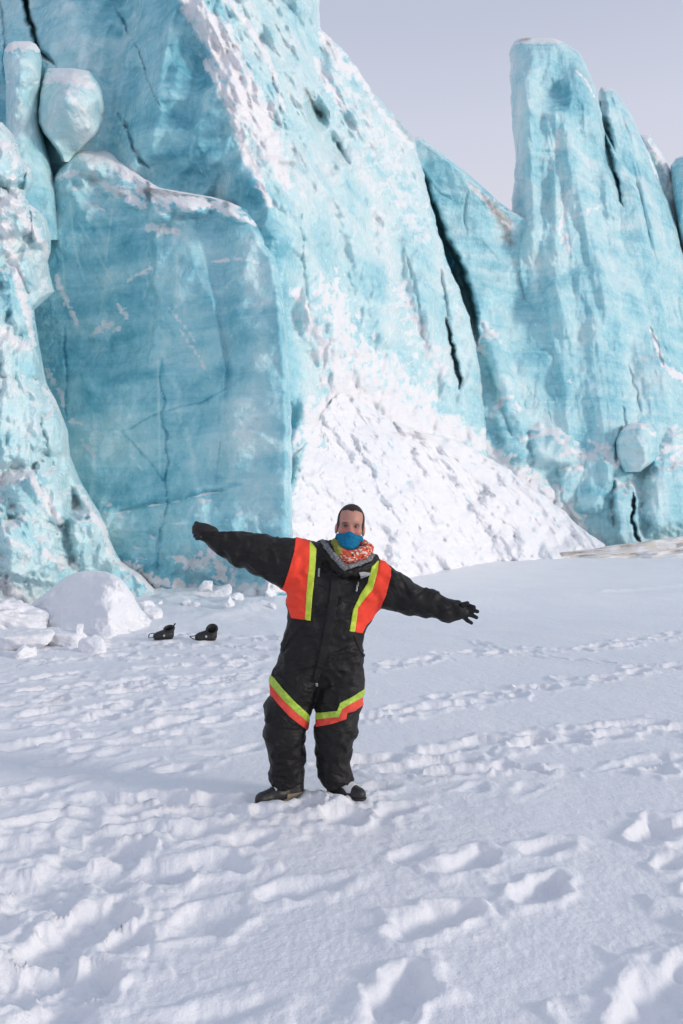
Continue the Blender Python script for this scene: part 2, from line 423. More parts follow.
def wall_surf(x, y):
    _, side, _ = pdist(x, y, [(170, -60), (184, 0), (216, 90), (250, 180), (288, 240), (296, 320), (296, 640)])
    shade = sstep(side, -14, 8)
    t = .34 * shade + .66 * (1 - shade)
    t = t + .16 * bump(x, y, 60, 40, 70, 60) - .12 * bump(x, y, 200, 130, 60, 90, .5) + .10 * bump(x, y, 90, 90, 50, 90)
    t = t - .10 * bump(x, y, 322, 300, 26, 90) + .14 * bump(x, y, 385, 200, 40, 90) + .08 * fb(x, y, 26, 5)
    _, s2, _ = pdist(x, y, [(150, -30), (228, 240)]); t = t + .10 * sstep(-np.abs(s2 - 40), -16, 0) * 0
    s = stroke(x, y, [(186, -4), (222, 44), (240, 90), (262, 120), (276, 160), (288, 185)], [15, 27, 29, 29, 22, 9], .45, 3, 12, (1.25, .7))
    s = np.maximum(s, .9 * stroke(x, y, [(205, 62), (226, 95), (246, 150), (270, 205)], [5, 9, 10, 6], .7, 4, 8))
    s = np.maximum(s, .8 * stroke(x, y, [(226, 0), (250, 26), (270, 60), (284, 110)], [8, 7, 5, 3], .8, 5, 8, (1.5, .6)))
    s = np.maximum(s, .9 * stroke(x, y, [(322, 34), (340, 62), (360, 76), (372, 96)], [7, 13, 10, 4], .7, 6, 8))
    s = np.maximum(s, .8 * stroke(x, y, [(316, 60), (330, 86), (344, 110)], [6, 9, 5], .8, 7, 7))
    s = np.maximum(s, .75 * stroke(x, y, [(372, 100), (395, 128), (416, 150)], [5, 6, 3], .9, 8, 7))
    # broken white ice on the flank above the apron
    s = np.maximum(s, .85 * stroke(x, y, [(296, 290), (318, 340), (350, 390), (400, 420), (456, 430)], [8, 20, 30, 26, 16], 1.0, 9, 10, (1.2, .8)))
    s = np.maximum(s, .8 * stroke(x, y, [(300, 520), (296, 450), (310, 400)], [20, 12, 8], 1.0, 10, 9))
    s = np.maximum(s, .62 * stroke(x, y, [(400, 290), (420, 330), (444, 380)], [16, 20, 12], 1.0, 13, 7))
    s = np.maximum(s, .55 * stroke(x, y, [(250, 240), (262, 270)], [8, 3], 1, 14, 6))
    s = np.maximum(s, (1 - shade) * .40 * sstep(fbm(x / 8, y / 8, octv=4, seed=71), .12, .45) * sstep(y, 150, 230))
    s = np.maximum(s, 1.0 * stroke(x, y, [(296, 480), (318, 424), (345, 388), (400, 412), (450, 432), (490, 445)], [12, 20, 24, 22, 20, 16], .9, 19, 10))
    s = np.maximum(s, (1 - shade) * .52 * stroke(x, y, [(330, 60), (356, 110), (392, 170), (420, 240)], [16, 30, 34, 24], 1.0, 17, 9))
    s = np.maximum(s, .7 * stroke(x, y, [(330, 290), (350, 350), (420, 400)], [26, 34, 30], 1.1, 18, 7, (1.3, .8)))
    dirt_shade = stroke(x, y, [(306, 90), (314, 106), (322, 116)], 3.2, .8, 15, 5) + .6 * stroke(x, y, [(395, 118), (412, 140)], 3, .9, 16, 5) + .5 * stroke(x, y, [(280, 162), (294, 164)], 3, .9, 16, 5)  # first stroke paints the shadow of the recess under the crest into the colour
    return dict(snow=s, tint=t, dirt_shade=np.clip(dirt_shade, 0, 1))
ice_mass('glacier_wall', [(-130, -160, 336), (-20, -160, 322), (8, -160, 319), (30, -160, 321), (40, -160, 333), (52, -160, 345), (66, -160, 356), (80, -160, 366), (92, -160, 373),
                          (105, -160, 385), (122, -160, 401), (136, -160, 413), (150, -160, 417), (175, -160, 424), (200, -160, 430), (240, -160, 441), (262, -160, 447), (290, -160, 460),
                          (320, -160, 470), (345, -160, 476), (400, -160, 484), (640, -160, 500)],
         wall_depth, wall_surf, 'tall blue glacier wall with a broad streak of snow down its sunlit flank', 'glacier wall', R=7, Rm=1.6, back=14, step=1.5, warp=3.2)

# ---- the cleaved blue block standing in front of the wall
_b = rbf([(92, 146, 24.0), (70, 165, 23.4), (115, 172, 22.4), (140, 196, 21.8), (225, 200, 21.4), (60, 215, 22.9), (60, 245, 22.3), (150, 240, 21.0), (250, 245, 20.1),
          (258, 225, 20.7), (150, 400, 20.7), (285, 300, 19.8), (286, 500, 19.7), (150, 630, 20.2), (50, 630, 21.4), (50, 400, 22.0), (285, 630, 19.8), (220, 260, 20.7), (225, 450, 20.1)])
def block_depth(x, y):
    D = _b(x, y) + smooth_relief(x, y, .8, 21)
    low = sstep(y, 470, 560)
    D = D + rough(x, y, .45, 23) * (sstep(-y, -250, -190) + low)
    D = D - .35 * sstep(pdist(x, y, [(228, 232), (232, 330), (222, 420), (228, 620)])[1] * -1, -8, 10)      # pale pillar on the right
    D = D + .35 * sstep(pdist(x, y, [(150, 205), (154, 260), (148, 300)])[1], -4, 3) * sstep(-y, -310, -260) * sstep(x, 60, 120)
    D = D - .5 * bump(x, y, 205, 530, 60, 60) - .55 * bump(x, y, 120, 560, 50, 50) + .25 * bump(x, y, 110, 330, 60, 60)
    D = D - .9 * bump(x, y, 95, 165, 24, 16, .3) - .8 * bump(x, y, 185, 207, 30, 11, .1) - .7 * bump(x, y, 160, 216, 16, 12) - .6 * bump(x, y, 232, 212, 26, 12, .3)
    D = D + .30 * sstep(pdist(x, y, [(150, 230), (146, 270), (158, 300), (150, 350)])[1], -3, 2) * np.exp(-((x - 120) / 50) ** 2 - ((y - 285) / 60) ** 2) - .35 * sstep(pdist(x, y, [(200, 240), (214, 300), (226, 370), (220, 440)])[1], -3, 2) * np.exp(-((x - 240) / 40) ** 2 - ((y - 330) / 100) ** 2) - .5 * chisel(x / 34, y / 30, 27, 3) * sstep(y, 470, 540) - .35 * chisel(x / 22, y / 18, 28, 3) * sstep(-y, -240, -200)
    for p, w, d in [([(65, 330), (66, 400), (68, 420)], 1.8, .5), ([(163, 360), (164, 420), (167, 470), (165, 515), (161, 545), (158, 570)], 1.7, .45), ([(124, 432), (140, 452), (165, 480)], 1.4, .25),
                    ([(124, 430), (165, 412), (228, 390)], 1.3, .22), ([(100, 512), (140, 505), (180, 500), (240, 486)], 2.6, .45), ([(68, 438), (95, 430), (124, 430)], 1.2, .2),
                    ([(110, 376), (150, 362), (190, 352)], 2.4, .22), ([(164, 412), (200, 430), (235, 430)], 1.1, .12), ([(160, 512), (162, 530), (157, 560)], 2, .4),
                    ([(78, 222), (86, 260), (110, 300)], 1.2, .12), ([(90, 200), (120, 222), (146, 226)], 2, .3)]:
        D = D + crack(x + 5 * noise(y / 26, x / 60, seed=29), y + 4 * noise(x / 24, y / 60, seed=30), p, w * .8, d * .55)
    return D
def block_surf(x, y):
    t = .37 + .10 * fb(x, y, 60, 19) + 0 * x
    t = t - .16 * stroke(x, y, [(75, 222), (110, 235), (140, 250), (190, 262)], [12, 26, 26, 16], .5, 31, 18, (.6, 1.6))
    t = t - .10 * bump(x, y, 70, 330, 40, 60) + .16 * stroke(x, y, [(255, 240), (262, 340), (248, 420), (255, 590)], [14, 24, 26, 22], .4, 32, 22) - .08 * stroke(x, y, [(232, 250), (236, 330)], 14, .6, 33, 14)
    t = t - .16 * stroke(x, y, [(100, 384), (140, 376), (185, 360)], [6, 10, 6], .5, 34, 12, (.5, 1.8)) - .2 * stroke(x, y, [(98, 508), (140, 504), (180, 498), (240, 484)], [6, 6, 5, 3], .6, 35, 10, (.5, 1.6))
    t = t + .12 * bump(x, y, 120, 450, 60, 60) + .16 * bump(x, y, 100, 530, 50, 40) + .08 * fb(x, y, 40, 8) + .14 * stroke(x, y, [(170, 225), (176, 300)], 22, .6, 36, 16)
    for p in ([(70, 200), (74, 245), (84, 280)], [(78, 222), (96, 250), (112, 282)], [(112, 210), (106, 260)], [(60, 230), (66, 300)], [(158, 360), (160, 480)]):
        t = t + .22 * stroke(x, y, p, 1.5, .4, 37, 8)
    for p in ([(163, 360), (164, 420), (167, 470), (165, 515), (158, 570)], [(124, 432), (140, 452), (165, 480)], [(124, 430), (165, 412), (228, 390)], [(65, 330), (66, 400), (68, 420)]):
        t = t - .20 * stroke(x + 5 * noise(y / 26, x / 60, seed=29), y + 4 * noise(x / 24, y / 60, seed=30), p, 1.6, .9, 38, 8)
    s = stroke(x, y, [(88, 147), (104, 152), (118, 164), (140, 176), (164, 192), (184, 202), (214, 204)], [8, 13, 17, 20, 18, 12, 5], .7, 41, 9)
    s = np.maximum(s, .95 * stroke(x, y, [(92, 172), (105, 186), (125, 194), (140, 204)], [5, 7, 9, 9], .8, 42, 6))
    s = np.maximum(s, .8 * stroke(x, y, [(36, 190), (55, 178), (78, 172), (90, 174)], [3, 5, 5, 3], .7, 43, 6))
    s = np.maximum(s, .95 * stroke(x, y, [(150, 228), (165, 230), (178, 232)], [6, 9, 5], .7, 44, 6))
    s = np.maximum(s, .85 * stroke(x, y, [(186, 205), (215, 204), (240, 216), (258, 226)], [7, 9, 7, 4], .9, 45, 7))
    s = np.maximum(s, .7 * stroke(x, y, [(212, 262), (240, 258), (262, 264)], [2, 4, 2], .9, 46, 6))
    s = np.maximum(s, .85 * stroke(x, y, [(92, 335), (105, 326), (118, 328)], [5, 9, 5], .9, 47, 6))
    s = np.maximum(s, .8 * stroke(x, y, [(118, 304), (126, 318)], [3, 5], .9, 48, 5)) ; s = np.maximum(s, .75 * stroke(x, y, [(128, 280), (150, 268)], [3, 6], .9, 49, 5))
    s = np.maximum(s, .85 * stroke(x, y, [(56, 278), (68, 305), (78, 325)], [5, 6, 3], .9, 50, 6)); s = np.maximum(s, .8 * stroke(x, y, [(46, 370), (58, 388), (64, 405)], [6, 6, 4], .9, 51, 6))
    s = np.maximum(s, .65 * stroke(x, y, [(70, 420), (80, 424)], 5, .9, 52, 5)); s = np.maximum(s, .6 * stroke(x, y, [(82, 440), (94, 456)], 4, .9, 53, 5)); s = np.maximum(s, .5 * stroke(x, y, [(130, 455), (142, 470)], 4, 1, 54, 5))
    s = np.maximum(s, .62 * stroke(x, y, [(180, 330), (196, 352), (212, 380)], [3, 4, 2], .9, 55, 5)) ; s = np.maximum(s, .6 * stroke(x, y, [(168, 308), (186, 328), (198, 346)], [4, 4, 2], .9, 56, 5))
    s = np.maximum(s, .85 * stroke(x, y, [(178, 560), (195, 566), (212, 552), (226, 580)], [6, 12, 10, 14], 1, 57, 7)); s = np.maximum(s, .8 * stroke(x, y, [(160, 582), (200, 592), (285, 588)], [10, 14, 12], .9, 58, 8))
    s = np.maximum(s, .8 * stroke(x, y, [(110, 560), (135, 566), (155, 585)], [5, 8, 10], .9, 59, 7)); s = np.maximum(s, .6 * stroke(x, y, [(172, 524), (186, 523)], 3.5, .6, 60, 5))
    s = np.maximum(s, .45 * sstep(fbm(x / 7, y / 7, octv=4, seed=72), .22, .5) * sstep(bump(x, y, 150, 290, 100, 70), 0, .4))
    return dict(snow=s, tint=t)
ice_mass('ice_block', [(143, 88, 97), (147, 82, 103), (152, 76, 110), (160, 68, 119), (168, 60, 130), (178, 54, 143), (188, 48, 160), (194, 44, 195), (197, 40, 214), (201, 38, 228), (207, 34, 241), (217, 32, 251), (229, 30, 260),
                       (245, 28, 266), (258, 26, 276), (300, 26, 284), (400, 26, 291), (640, 26, 294)],
         block_depth, block_surf, 'smooth cleaved turquoise ice block with a snowy upper edge and thin dark fracture lines', 'ice block', R=8, Rm=1.1, back=3.0, step=1.3, topR=6, warp=3.0)

# ---- bright broken mass at the left edge
_l = rbf([(-150, 120, 17.8), (0, 135, 18.2), (20, 150, 19.4), (0, 220, 17.2), (45, 215, 19.2), (10, 200, 17.2), (50, 250, 19.4), (0, 320, 16.6), (55, 330, 19.0), (0, 450, 16.2), (70, 450, 18.6), (30, 480, 16.4), (75, 480, 18.6), (90, 520, 18.4),
          (60, 590, 17.2), (110, 590, 18.4), (0, 600, 15.8), (-150, 600, 14.6), (160, 640, 18.6), (0, 640, 15.6), (-150, 640, 14.5)])
def left_depth(x, y):
    CRAG = [(10, 165, 20, 22, .1, .9), (32, 180, 9, 14, 0, .7), (42, 225, 16, 26, -.2, .9), (14, 214, 22, 26, -.2, .8), (40, 500, 34, 40, -.2, .9), (28, 548, 40, 40, 0, .9), (92, 540, 24, 40, -.3, .8), (18, 420, 30, 60, -.1, .6), (24, 300, 22, 50, -.2, .6), (60, 440, 20, 40, -.3, .5), (88, 498, 11, 16, -.5, .6), (20, 360, 26, 30, 0, .6)]
    D = _l(x, y) + rough(x, y, .75, 41) - lumps(x, y, CRAG, 440)[0]
    for p, w, d in [([(0, 520), (15, 518), (24, 522)], 2, .5), ([(54, 300), (58, 330), (64, 380)], 2, .3), ([(30, 440), (34, 470), (44, 500)], 2, .35), ([(60, 505), (80, 520), (92, 516)], 3, .6), ([(0, 260), (18, 268), (30, 300)], 2.4, .4), ([(0, 186), (14, 196), (26, 206)], 2.4, .6)]:
        D = D + crack(x, y, p, w, d)
    return D
def left_surf(x, y):
    t = .66 + .18 * fb(x, y, 30, 9) - .2 * bump(x, y, 45, 330, 30, 40) - .22 * stroke(x, y, [(62, 512), (84, 520)], [10, 10], .6, 61, 8) - .06 * bump(x, y, 80, 560, 40, 40) - .12 * bump(x, y, 6, 300, 18, 40)
    s = stroke(x, y, [(0, 205), (12, 198), (22, 215), (36, 232), (52, 262)], [14, 12, 10, 7, 3], .8, 62, 8)
    s = np.maximum(s, .95 * stroke(x, y, [(-30, 230), (4, 226), (14, 262), (24, 300), (34, 344)], [20, 13, 9, 8, 4], .7, 63, 9))
    s = np.maximum(s, .8 * stroke(x, y, [(-30, 140), (8, 146), (16, 160), (14, 178)], [14, 8, 7, 8], .9, 64, 7)); s = np.maximum(s, .8 * stroke(x, y, [(0, 330), (18, 342), (30, 348)], [12, 10, 5], 1, 65, 8))
    s = np.maximum(s, .95 * stroke(x, y, [(-30, 478), (8, 478), (30, 474), (44, 496), (60, 522)], [22, 14, 6, 8, 7], .8, 66, 8)); s = np.maximum(s, .85 * stroke(x, y, [(44, 552), (60, 560), (76, 568)], [7, 10, 8], 1, 67, 7))
    s = np.maximum(s, .95 * stroke(x, y, [(84, 496), (92, 512), (104, 530), (112, 556), (136, 576), (160, 592)], [4, 6, 5, 5, 8, 10], .7, 68, 7)); s = np.maximum(s, .95 * stroke(x, y, [(-40, 590), (4, 584), (20, 600), (60, 608), (150, 612)], [22, 12, 10, 12, 14], .8, 69, 9))
    s = np.maximum(s, .7 * stroke(x, y, [(40, 385), (54, 398), (64, 412)], [5, 7, 5], .9, 70, 6)); s = np.maximum(s, .6 * stroke(x, y, [(10, 540), (30, 552), (20, 570)], 9, 1, 71, 7))
    s = np.maximum(s, .42 * sstep(fbm(x / 7, y / 7, octv=4, seed=73), .10, .45))
    return dict(snow=s, tint=t)
ice_mass('ice_crag', [(122, -150, 2), (128, -150, 7), (136, -150, 14), (150, -150, 20), (160, -150, 22), (164, -150, 28), (172, -150, 33), (182, -150, 34), (190, -150, 31), (197, -150, 26), (204, -150, 29), (212, -150, 40), (220, -150, 47), (235, -150, 51), (250, -150, 51),
                      (262, -150, 48), (275, -150, 50), (292, -150, 55), (310, -150, 34), (325, -150, 36), (350, -150, 40), (385, -150, 47), (400, -150, 56), (430, -150, 68), (455, -150, 70), (480, -150, 80), (500, -150, 92), (510, -150, 98),
                      (525, -150, 106), (545, -150, 112), (562, -150, 122), (575, -150, 142), (590, -150, 156), (640, -150, 172)],
         left_depth, left_surf, 'pale broken ice crag at the left edge, bright in the sun and crusted with snow', 'ice crag', R=9, Rm=1.6, back=3.5, step=1.2, topR=6)

# ---- loose boulder and short column perched on the left
_r = rbf([(44, 74, 23.4), (60, 70, 23.2), (92, 76, 23.0), (66, 94, 21.8), (72, 104, 21.6), (96, 100, 22.3), (104, 116, 23.2), (42, 108, 22.6), (60, 130, 22.0), (88, 128, 22.0), (72, 156, 22.8), (40, 90, 23.0)])
def boulder_depth(x, y): return _r(x, y) + rough(x, y, .25, 51) + .9 * np.abs(((x - 62) * .85 + (y - 104) * .35) / 40) + .5 * chisel(x / 31 + .8, y / 40, 57, 3, .35) - .5 * np.clip((98 - y) / 30, 0, 1) * -1
def boulder_surf(x, y):
    s = stroke(x, y, [(44, 80), (60, 76), (80, 78), (92, 86)], [9, 12, 11, 6], .5, 81, 9); s = np.maximum(s, .8 * stroke(x, y, [(66, 90), (76, 104), (92, 120)], [4, 5, 2], .7, 82, 7))
    return dict(snow=.92 * s, tint=.60 + .12 * sstep(x, 72, 84) - .10 * bump(x, y, 58, 118, 22, 26) + .06 * fb(x, y, 24, 4))
ice_mass('ice_boulder', [(68, 48, 72), (71, 45, 90), (82, 42, 98), (94, 40, 103), (110, 38, 105.5), (122, 38, 104), (134, 44, 97), (140, 49, 90), (147, 54, 83), (155, 59, 76), (162, 62, 72)],
         boulder_depth, boulder_surf, 'angular pale ice boulder with a snow cap, perched on the ledge at upper left', 'ice boulder', R=4, Rm=.8, back=1.6, step=.9, topR=9, warp=1.6)
_c = rbf([(8, 44, 23.6), (34, 44, 23.8), (20, 60, 22.6), (20, 100, 22.2), (6, 100, 22.8), (38, 100, 23.3), (20, 150, 22.0), (8, 150, 22.4), (36, 150, 22.9)])
ice_mass('ice_column', [(41, 14, 30), (44, 8, 36), (50, 4, 40), (60, 3, 42), (75, 5, 41), (90, 6, 40), (120, 6, 39), (160, 4, 50), (190, -2, 56), (240, -10, 60)],
         lambda x, y: _c(x, y) + rough(x, y, .3, 55) - .3 * bump(x, y, 22, 76, 16, 14) - .25 * bump(x, y, 20, 115, 16, 26),
         lambda x, y: dict(snow=np.maximum(stroke(x, y, [(6, 50), (20, 44), (38, 48)], [5, 8, 5], .7, 83, 7), .6 * stroke(x, y, [(8, 82), (26, 84), (38, 82)], 3, .9, 84, 5)), tint=.58 + .1 * fb(x, y, 16, 6) - .12 * sstep(y, 120, 150)),
         'rounded ice column with a snowy top, left of the perched ice boulder', 'ice column', R=10, Rm=1.3, back=1.4, step=1.0, topR=8, warp=.8)

# ---- the wedge between the crevasse and the tower
_g = rbf([(416, 138, 41), (440, 150, 40.5), (470, 185, 40.2), (512, 222, 41.5), (430, 250, 40.5), (480, 300, 39.6), (520, 300, 40.6), (470, 400, 38.5), (520, 480, 38.0), (500, 560, 38.5), (560, 400, 40), (580, 640, 40), (440, 640, 38), (430, 400, 39)])
def wedge_depth(x, y):
    D = _g(x, y) + smooth_relief(x, y, 1.3, 61) + rough(x, y, .5, 62) * sstep(y, 330, 420)
    D = D + crack(x, y, [(406, 150), (418, 178), (428, 208), (440, 240), (452, 262), (462, 288), (472, 322), (477, 345)], 10, 7.0)
    D = D - 1.0 * bump(x, y, 500, 370, 16, 50, -.3) - lumps(x, y, LOW_RIGHT, 400)[0]
    for p, w, d in [([(432, 186), (445, 196), (452, 200)], 1.2, .3), ([(468, 188), (464, 216), (468, 236)], 1.3, .3), ([(480, 350), (500, 400), (512, 440)], 2, .6), ([(524, 420), (532, 460), (528, 490)], 2, .6), ([(556, 466), (562, 500), (575, 522)], 2, .6)]: D = D + crack(x, y, p, w, d)
    return D
def wedge_surf(x, y):
    t = .47 + .08 * fb(x, y, 30, 11) + .10 * sstep(y, 340, 400)
    s = .9 * stroke(x, y, [(466, 182), (486, 200), (500, 214), (510, 226)], [2, 5, 8, 9], .9, 101, 6); s = np.maximum(s, .7 * stroke(x, y, [(472, 340), (484, 352)], 7, 1, 102, 6))
    s = np.maximum(s, .8 * stroke(x, y, [(520, 440), (550, 432), (575, 452), (600, 462)], [4, 6, 5, 4], .9, 103, 6)); s = np.maximum(s, .8 * stroke(x, y, [(560, 470), (582, 468), (596, 480)], [3, 5, 4], .9, 104, 6))
    s = np.maximum(s, .8 * stroke(x, y, [(470, 470), (500, 490), (560, 530), (600, 545)], [10, 12, 12, 10], 1, 105, 8)); s = np.maximum(s, .45 * sstep(fbm(x / 8, y / 8, octv=4, seed=76), .12, .45) * sstep(y, 330, 400))
    s = np.maximum(s, .75 * lumps(x, y, LOW_RIGHT, 400)[1]); s = np.maximum(s, 1.0 * stroke(x, y, [(470, 440), (520, 474), (560, 506), (604, 544)], [16, 14, 14, 12], 1.0, 109, 9))
    d = .9 * stroke(x, y, [(490, 202), (504, 222), (511, 244)], [5, 8, 6], .9, 106, 5) + .55 * stroke(x, y, [(512, 258), (520, 276), (526, 300)], [3, 4, 2.5], .7, 107, 5) + .4 * stroke(x, y, [(470, 184), (486, 198)], 2.5, 1, 108, 4)
    return dict(snow=s, tint=t, dirt_shade=np.clip(d, 0, 1))
ice_mass('ice_wedge', [(137, 405, 421), (143, 404, 428), (150, 404, 438), (160, 404, 452), (172, 404, 466), (186, 404, 482), (200, 404, 497), (210, 404, 510), (225, 404, 540), (300, 404, 590), (640, 404, 610)],
         wedge_depth, wedge_surf, 'low wedge of layered blue ice between the dark crevasse and the tall ice tower', 'ice wedge', R=7, Rm=1.6, back=7, step=1.4, topR=5)

# ---- the tower
_t = rbf([(512, 45, 44.5), (535, 40, 43.6), (562, 42, 43.6), (588, 66, 44.4), (515, 150, 43.6), (530, 150, 41.8), (556, 110, 42.0), (575, 100, 42.6), (600, 150, 44.4), (518, 220, 43.0), (545, 220, 41.0), (580, 220, 41.8), (615, 230, 44.0),
          (515, 300, 41.6), (560, 300, 40.0), (610, 300, 41.6), (650, 330, 44.0), (530, 400, 39.6), (600, 400, 39.6), (650, 420, 40.6), (700, 420, 43.5), (600, 520, 38.6), (660, 520, 38.8), (760, 520, 44), (520, 560, 38.8), (620, 640, 38), (780, 640, 43), (510, 640, 38.5)])
def tower_depth(x, y):
    D = _t(x, y) + smooth_relief(x, y, 1.2, 71) * sstep(-y, -430, -330) + rough(x, y, .45, 72)
    D = D - .9 * bump(x, y, 528, 110, 14, 80) - .9 * bump(x, y, 575, 175, 16, 60, -.15) + .9 * bump(x, y, 556, 96, 18, 20) - .7 * bump(x, y, 540, 62, 16, 22) - .6 * bump(x, y, 578, 80, 12, 26)
    D = D - .8 * bump(x, y, 532, 210, 12, 60) - .5 * bump(x, y, 556, 205, 8, 60) - .7 * bump(x, y, 596, 250, 14, 80, -.2) - .6 * bump(x, y, 560, 330, 20, 70, -.1) - .6 * bump(x, y, 610, 340, 20, 80, -.1)
    D = D - lumps(x, y, LOW_TOWER, 420)[0] - .9 * bump(x, y, 660, 380, 30, 60, -.2)
    D = D - .55 * fbm((x - y * .12) / 26, y / 150, octv=3, seed=78) - .16 * fbm((x - y * .12) / 11, y / 60, octv=3, seed=79)
    for p, w, d in [([(634, 492), (632, 520), (640, 545)], 1.9, 1.55), ([(616, 470), (612, 500), (614, 530)], 2.2, 1.2), ([(616, 466), (618, 440), (624, 424)], 2.4, 1.2), ([(628, 360), (636, 390), (642, 414)], 1.6, .5), ([(606, 90), (612, 140), (626, 200)], 2, .4),
                    ([(510, 236), (516, 262), (524, 300)], 2, .5), ([(516, 150), (560, 152), (596, 156)], 1.6, .25), ([(650, 325), (658, 350), (664, 366)], 2.4, 1.2), ([(622, 405), (626, 430)], 1.5, .5)]: D = D + crack(x, y, p, w, d)
    return D
def tower_surf(x, y):
    t = .50 + .08 * fb(x, y, 30, 12) + .18 * stroke(x, y, [(518, 60), (520, 130), (530, 200), (536, 300)], [10, 12, 12, 8], .5, 111, 16) - .22 * bump(x, y, 566, 98, 22, 22) - .12 * bump(x, y, 560, 66, 20, 20)
    t = t + .14 * stroke(x, y, [(586, 160), (600, 230), (620, 300), (640, 400)], [8, 12, 14, 10], .6, 112, 16) - .06 * bump(x, y, 590, 380, 60, 80) + .08 * bump(x, y, 640, 500, 60, 50)
    s = .7 * stroke(x, y, [(514, 44), (530, 40), (560, 42)], [3, 3, 3], .8, 113, 5); s = np.maximum(s, .62 * stroke(x, y, [(576, 216), (596, 208), (606, 204)], [4, 5, 3], 1, 114, 5)); s = np.maximum(s, .6 * stroke(x, y, [(560, 130), (556, 150), (550, 166)], 6, 1.1, 115, 5))
    s = np.maximum(s, .6 * stroke(x, y, [(568, 190), (560, 230), (570, 250)], [8, 12, 8], 1.1, 116, 5)); s = np.maximum(s, .85 * stroke(x, y, [(652, 330), (664, 366), (684, 380), (720, 400)], [3, 5, 7, 8], .9, 117, 7))
    s = np.maximum(s, .7 * stroke(x, y, [(575, 70), (586, 80), (594, 96)], [2, 3, 2], .8, 118, 5)); s = np.maximum(s, .75 * stroke(x, y, [(590, 440), (604, 450), (612, 462)], [3, 5, 4], .9, 119, 6)); s = np.maximum(s, .7 * stroke(x, y, [(650, 452), (676, 446), (700, 452)], [3, 5, 5], .9, 120, 6))
    s = np.maximum(s, .85 * stroke(x, y, [(540, 548), (600, 552), (700, 550)], [12, 8, 10], 1, 121, 8)); s = np.maximum(s, .44 * sstep(fbm(x / 7, y / 7, octv=4, seed=77), .15, .45) * sstep(y, 170, 250))
    s = np.maximum(s, .7 * lumps(x, y, LOW_TOWER, 420)[1])
    d = stroke(x, y, [(521, 40), (530, 39)], 2.2, .5, 122, 4) + .6 * stroke(x, y, [(508, 226), (511, 240)], 3, .8, 123, 4) + .35 * stroke(x, y, [(514, 262), (524, 300)], 2.5, .9, 124, 5) + .3 * stroke(x, y, [(580, 70), (590, 84)], 3, .9, 125, 4)
    return dict(snow=s, tint=t, dirt_shade=np.clip(d, 0, 1))
ice_mass('ice_tower', [(37.5, 524, 546), (39, 518, 556), (42, 514, 564), (46, 512, 571), (53, 510, 580), (64, 510, 586), (80, 510, 592), (95, 510, 597), (110, 511, 601), (135, 513, 605), (155, 516, 608), (165, 515, 611), (180, 514, 616), (200, 512, 622), (240, 511, 632), (300, 508, 650), (350, 504, 668), (400, 500, 700), (640, 490, 800)],
         tower_depth, tower_surf, 'tallest free-standing ice tower against the sky, with a blunt flat top', 'ice tower', R=12, Rm=3.2, back=6, step=1.3, topR=9, warp=2.4)
# ---- blades behind the tower
_e = rbf([(600, 90, 47.6), (614, 94, 47.0), (625, 160, 46.2), (650, 170, 48.4), (640, 260, 45.6), (680, 260, 49), (650, 400, 44.5), (720, 400, 50), (600, 300, 47), (600, 640, 46), (760, 640, 50)])
def blade_depth(x, y):
    D = _e(x, y) + rough(x, y, .5, 81) - .5 * fbm((x - y * .26) / 14, y / 110, octv=3, seed=83) + crack(x, y, [(596, 86), (604, 120), (611, 160), (620, 205)], 5, 2.6) + crack(x, y, [(632, 200), (644, 250), (652, 300), (662, 340)], 2.6, 1.4) - .9 * bump(x, y, 650, 215, 10, 70, -.22)
    return D
ice_mass('leaning_serac', [(87, 601, 607), (90, 599, 614), (96, 598, 620), (106, 598, 627), (118, 598, 633), (135, 598, 640), (148, 598, 646), (160, 598, 653), (185, 598, 662), (215, 598, 674), (240, 598, 680), (270, 598, 688), (330, 598, 700), (450, 598, 740), (640, 598, 790)],
         blade_depth, lambda x, y: dict(tint=.52 + .08 * fb(x, y, 26, 14) + .1 * stroke(x, y, [(645, 180), (665, 240), (680, 300)], 8, .6, 131, 12), snow=np.maximum(.5 * stroke(x, y, [(600, 92), (612, 90)], 2.5, .8, 132, 4), .8 * stroke(x, y, [(650, 160), (664, 190)], 2, .8, 133, 5)),
                                  dirt_shade=.5 * stroke(x, y, [(600, 89), (604, 94)], 2, .6, 134, 4)),
         'thin leaning serac just right of the tallest ice tower', 'serac', R=9, Rm=2.4, back=4, step=1.2, topR=7, warp=2.2)
_f2 = rbf([(598, 125, 46), (606, 140, 45.4), (622, 180, 45), (640, 240, 44.6), (600, 200, 45), (620, 300, 43.6), (650, 300, 44.8), (600, 400, 44), (680, 400, 45)])
ice_mass('ice_fin', [(123, 596, 601), (130, 594, 604), (142, 594, 611), (150, 594, 616), (165, 594, 626), (178, 594, 634), (195, 594, 640), (220, 594, 646), (260, 594, 654), (330, 594, 668), (420, 594, 690)],
         lambda x, y: _f2(x, y) + rough(x, y, .4, 87) + crack(x, y, [(592, 110), (604, 140), (612, 170), (622, 206)], 4, 1.8), lambda x, y: dict(tint=.55 + .1 * fb(x, y, 20, 15), snow=.5 * stroke(x, y, [(622, 172), (640, 192)], 3, .8, 135, 4)),
         'short ice fin wedged between the tower and the leaning serac', 'ice fin', R=6, Rm=1.4, back=2, step=1.2, topR=5)
_h = rbf([(640, 130, 52), (668, 160, 51.5), (690, 250, 52), (640, 400, 51), (800, 400, 54), (800, 100, 55), (640, 640, 51), (800, 640, 53)])
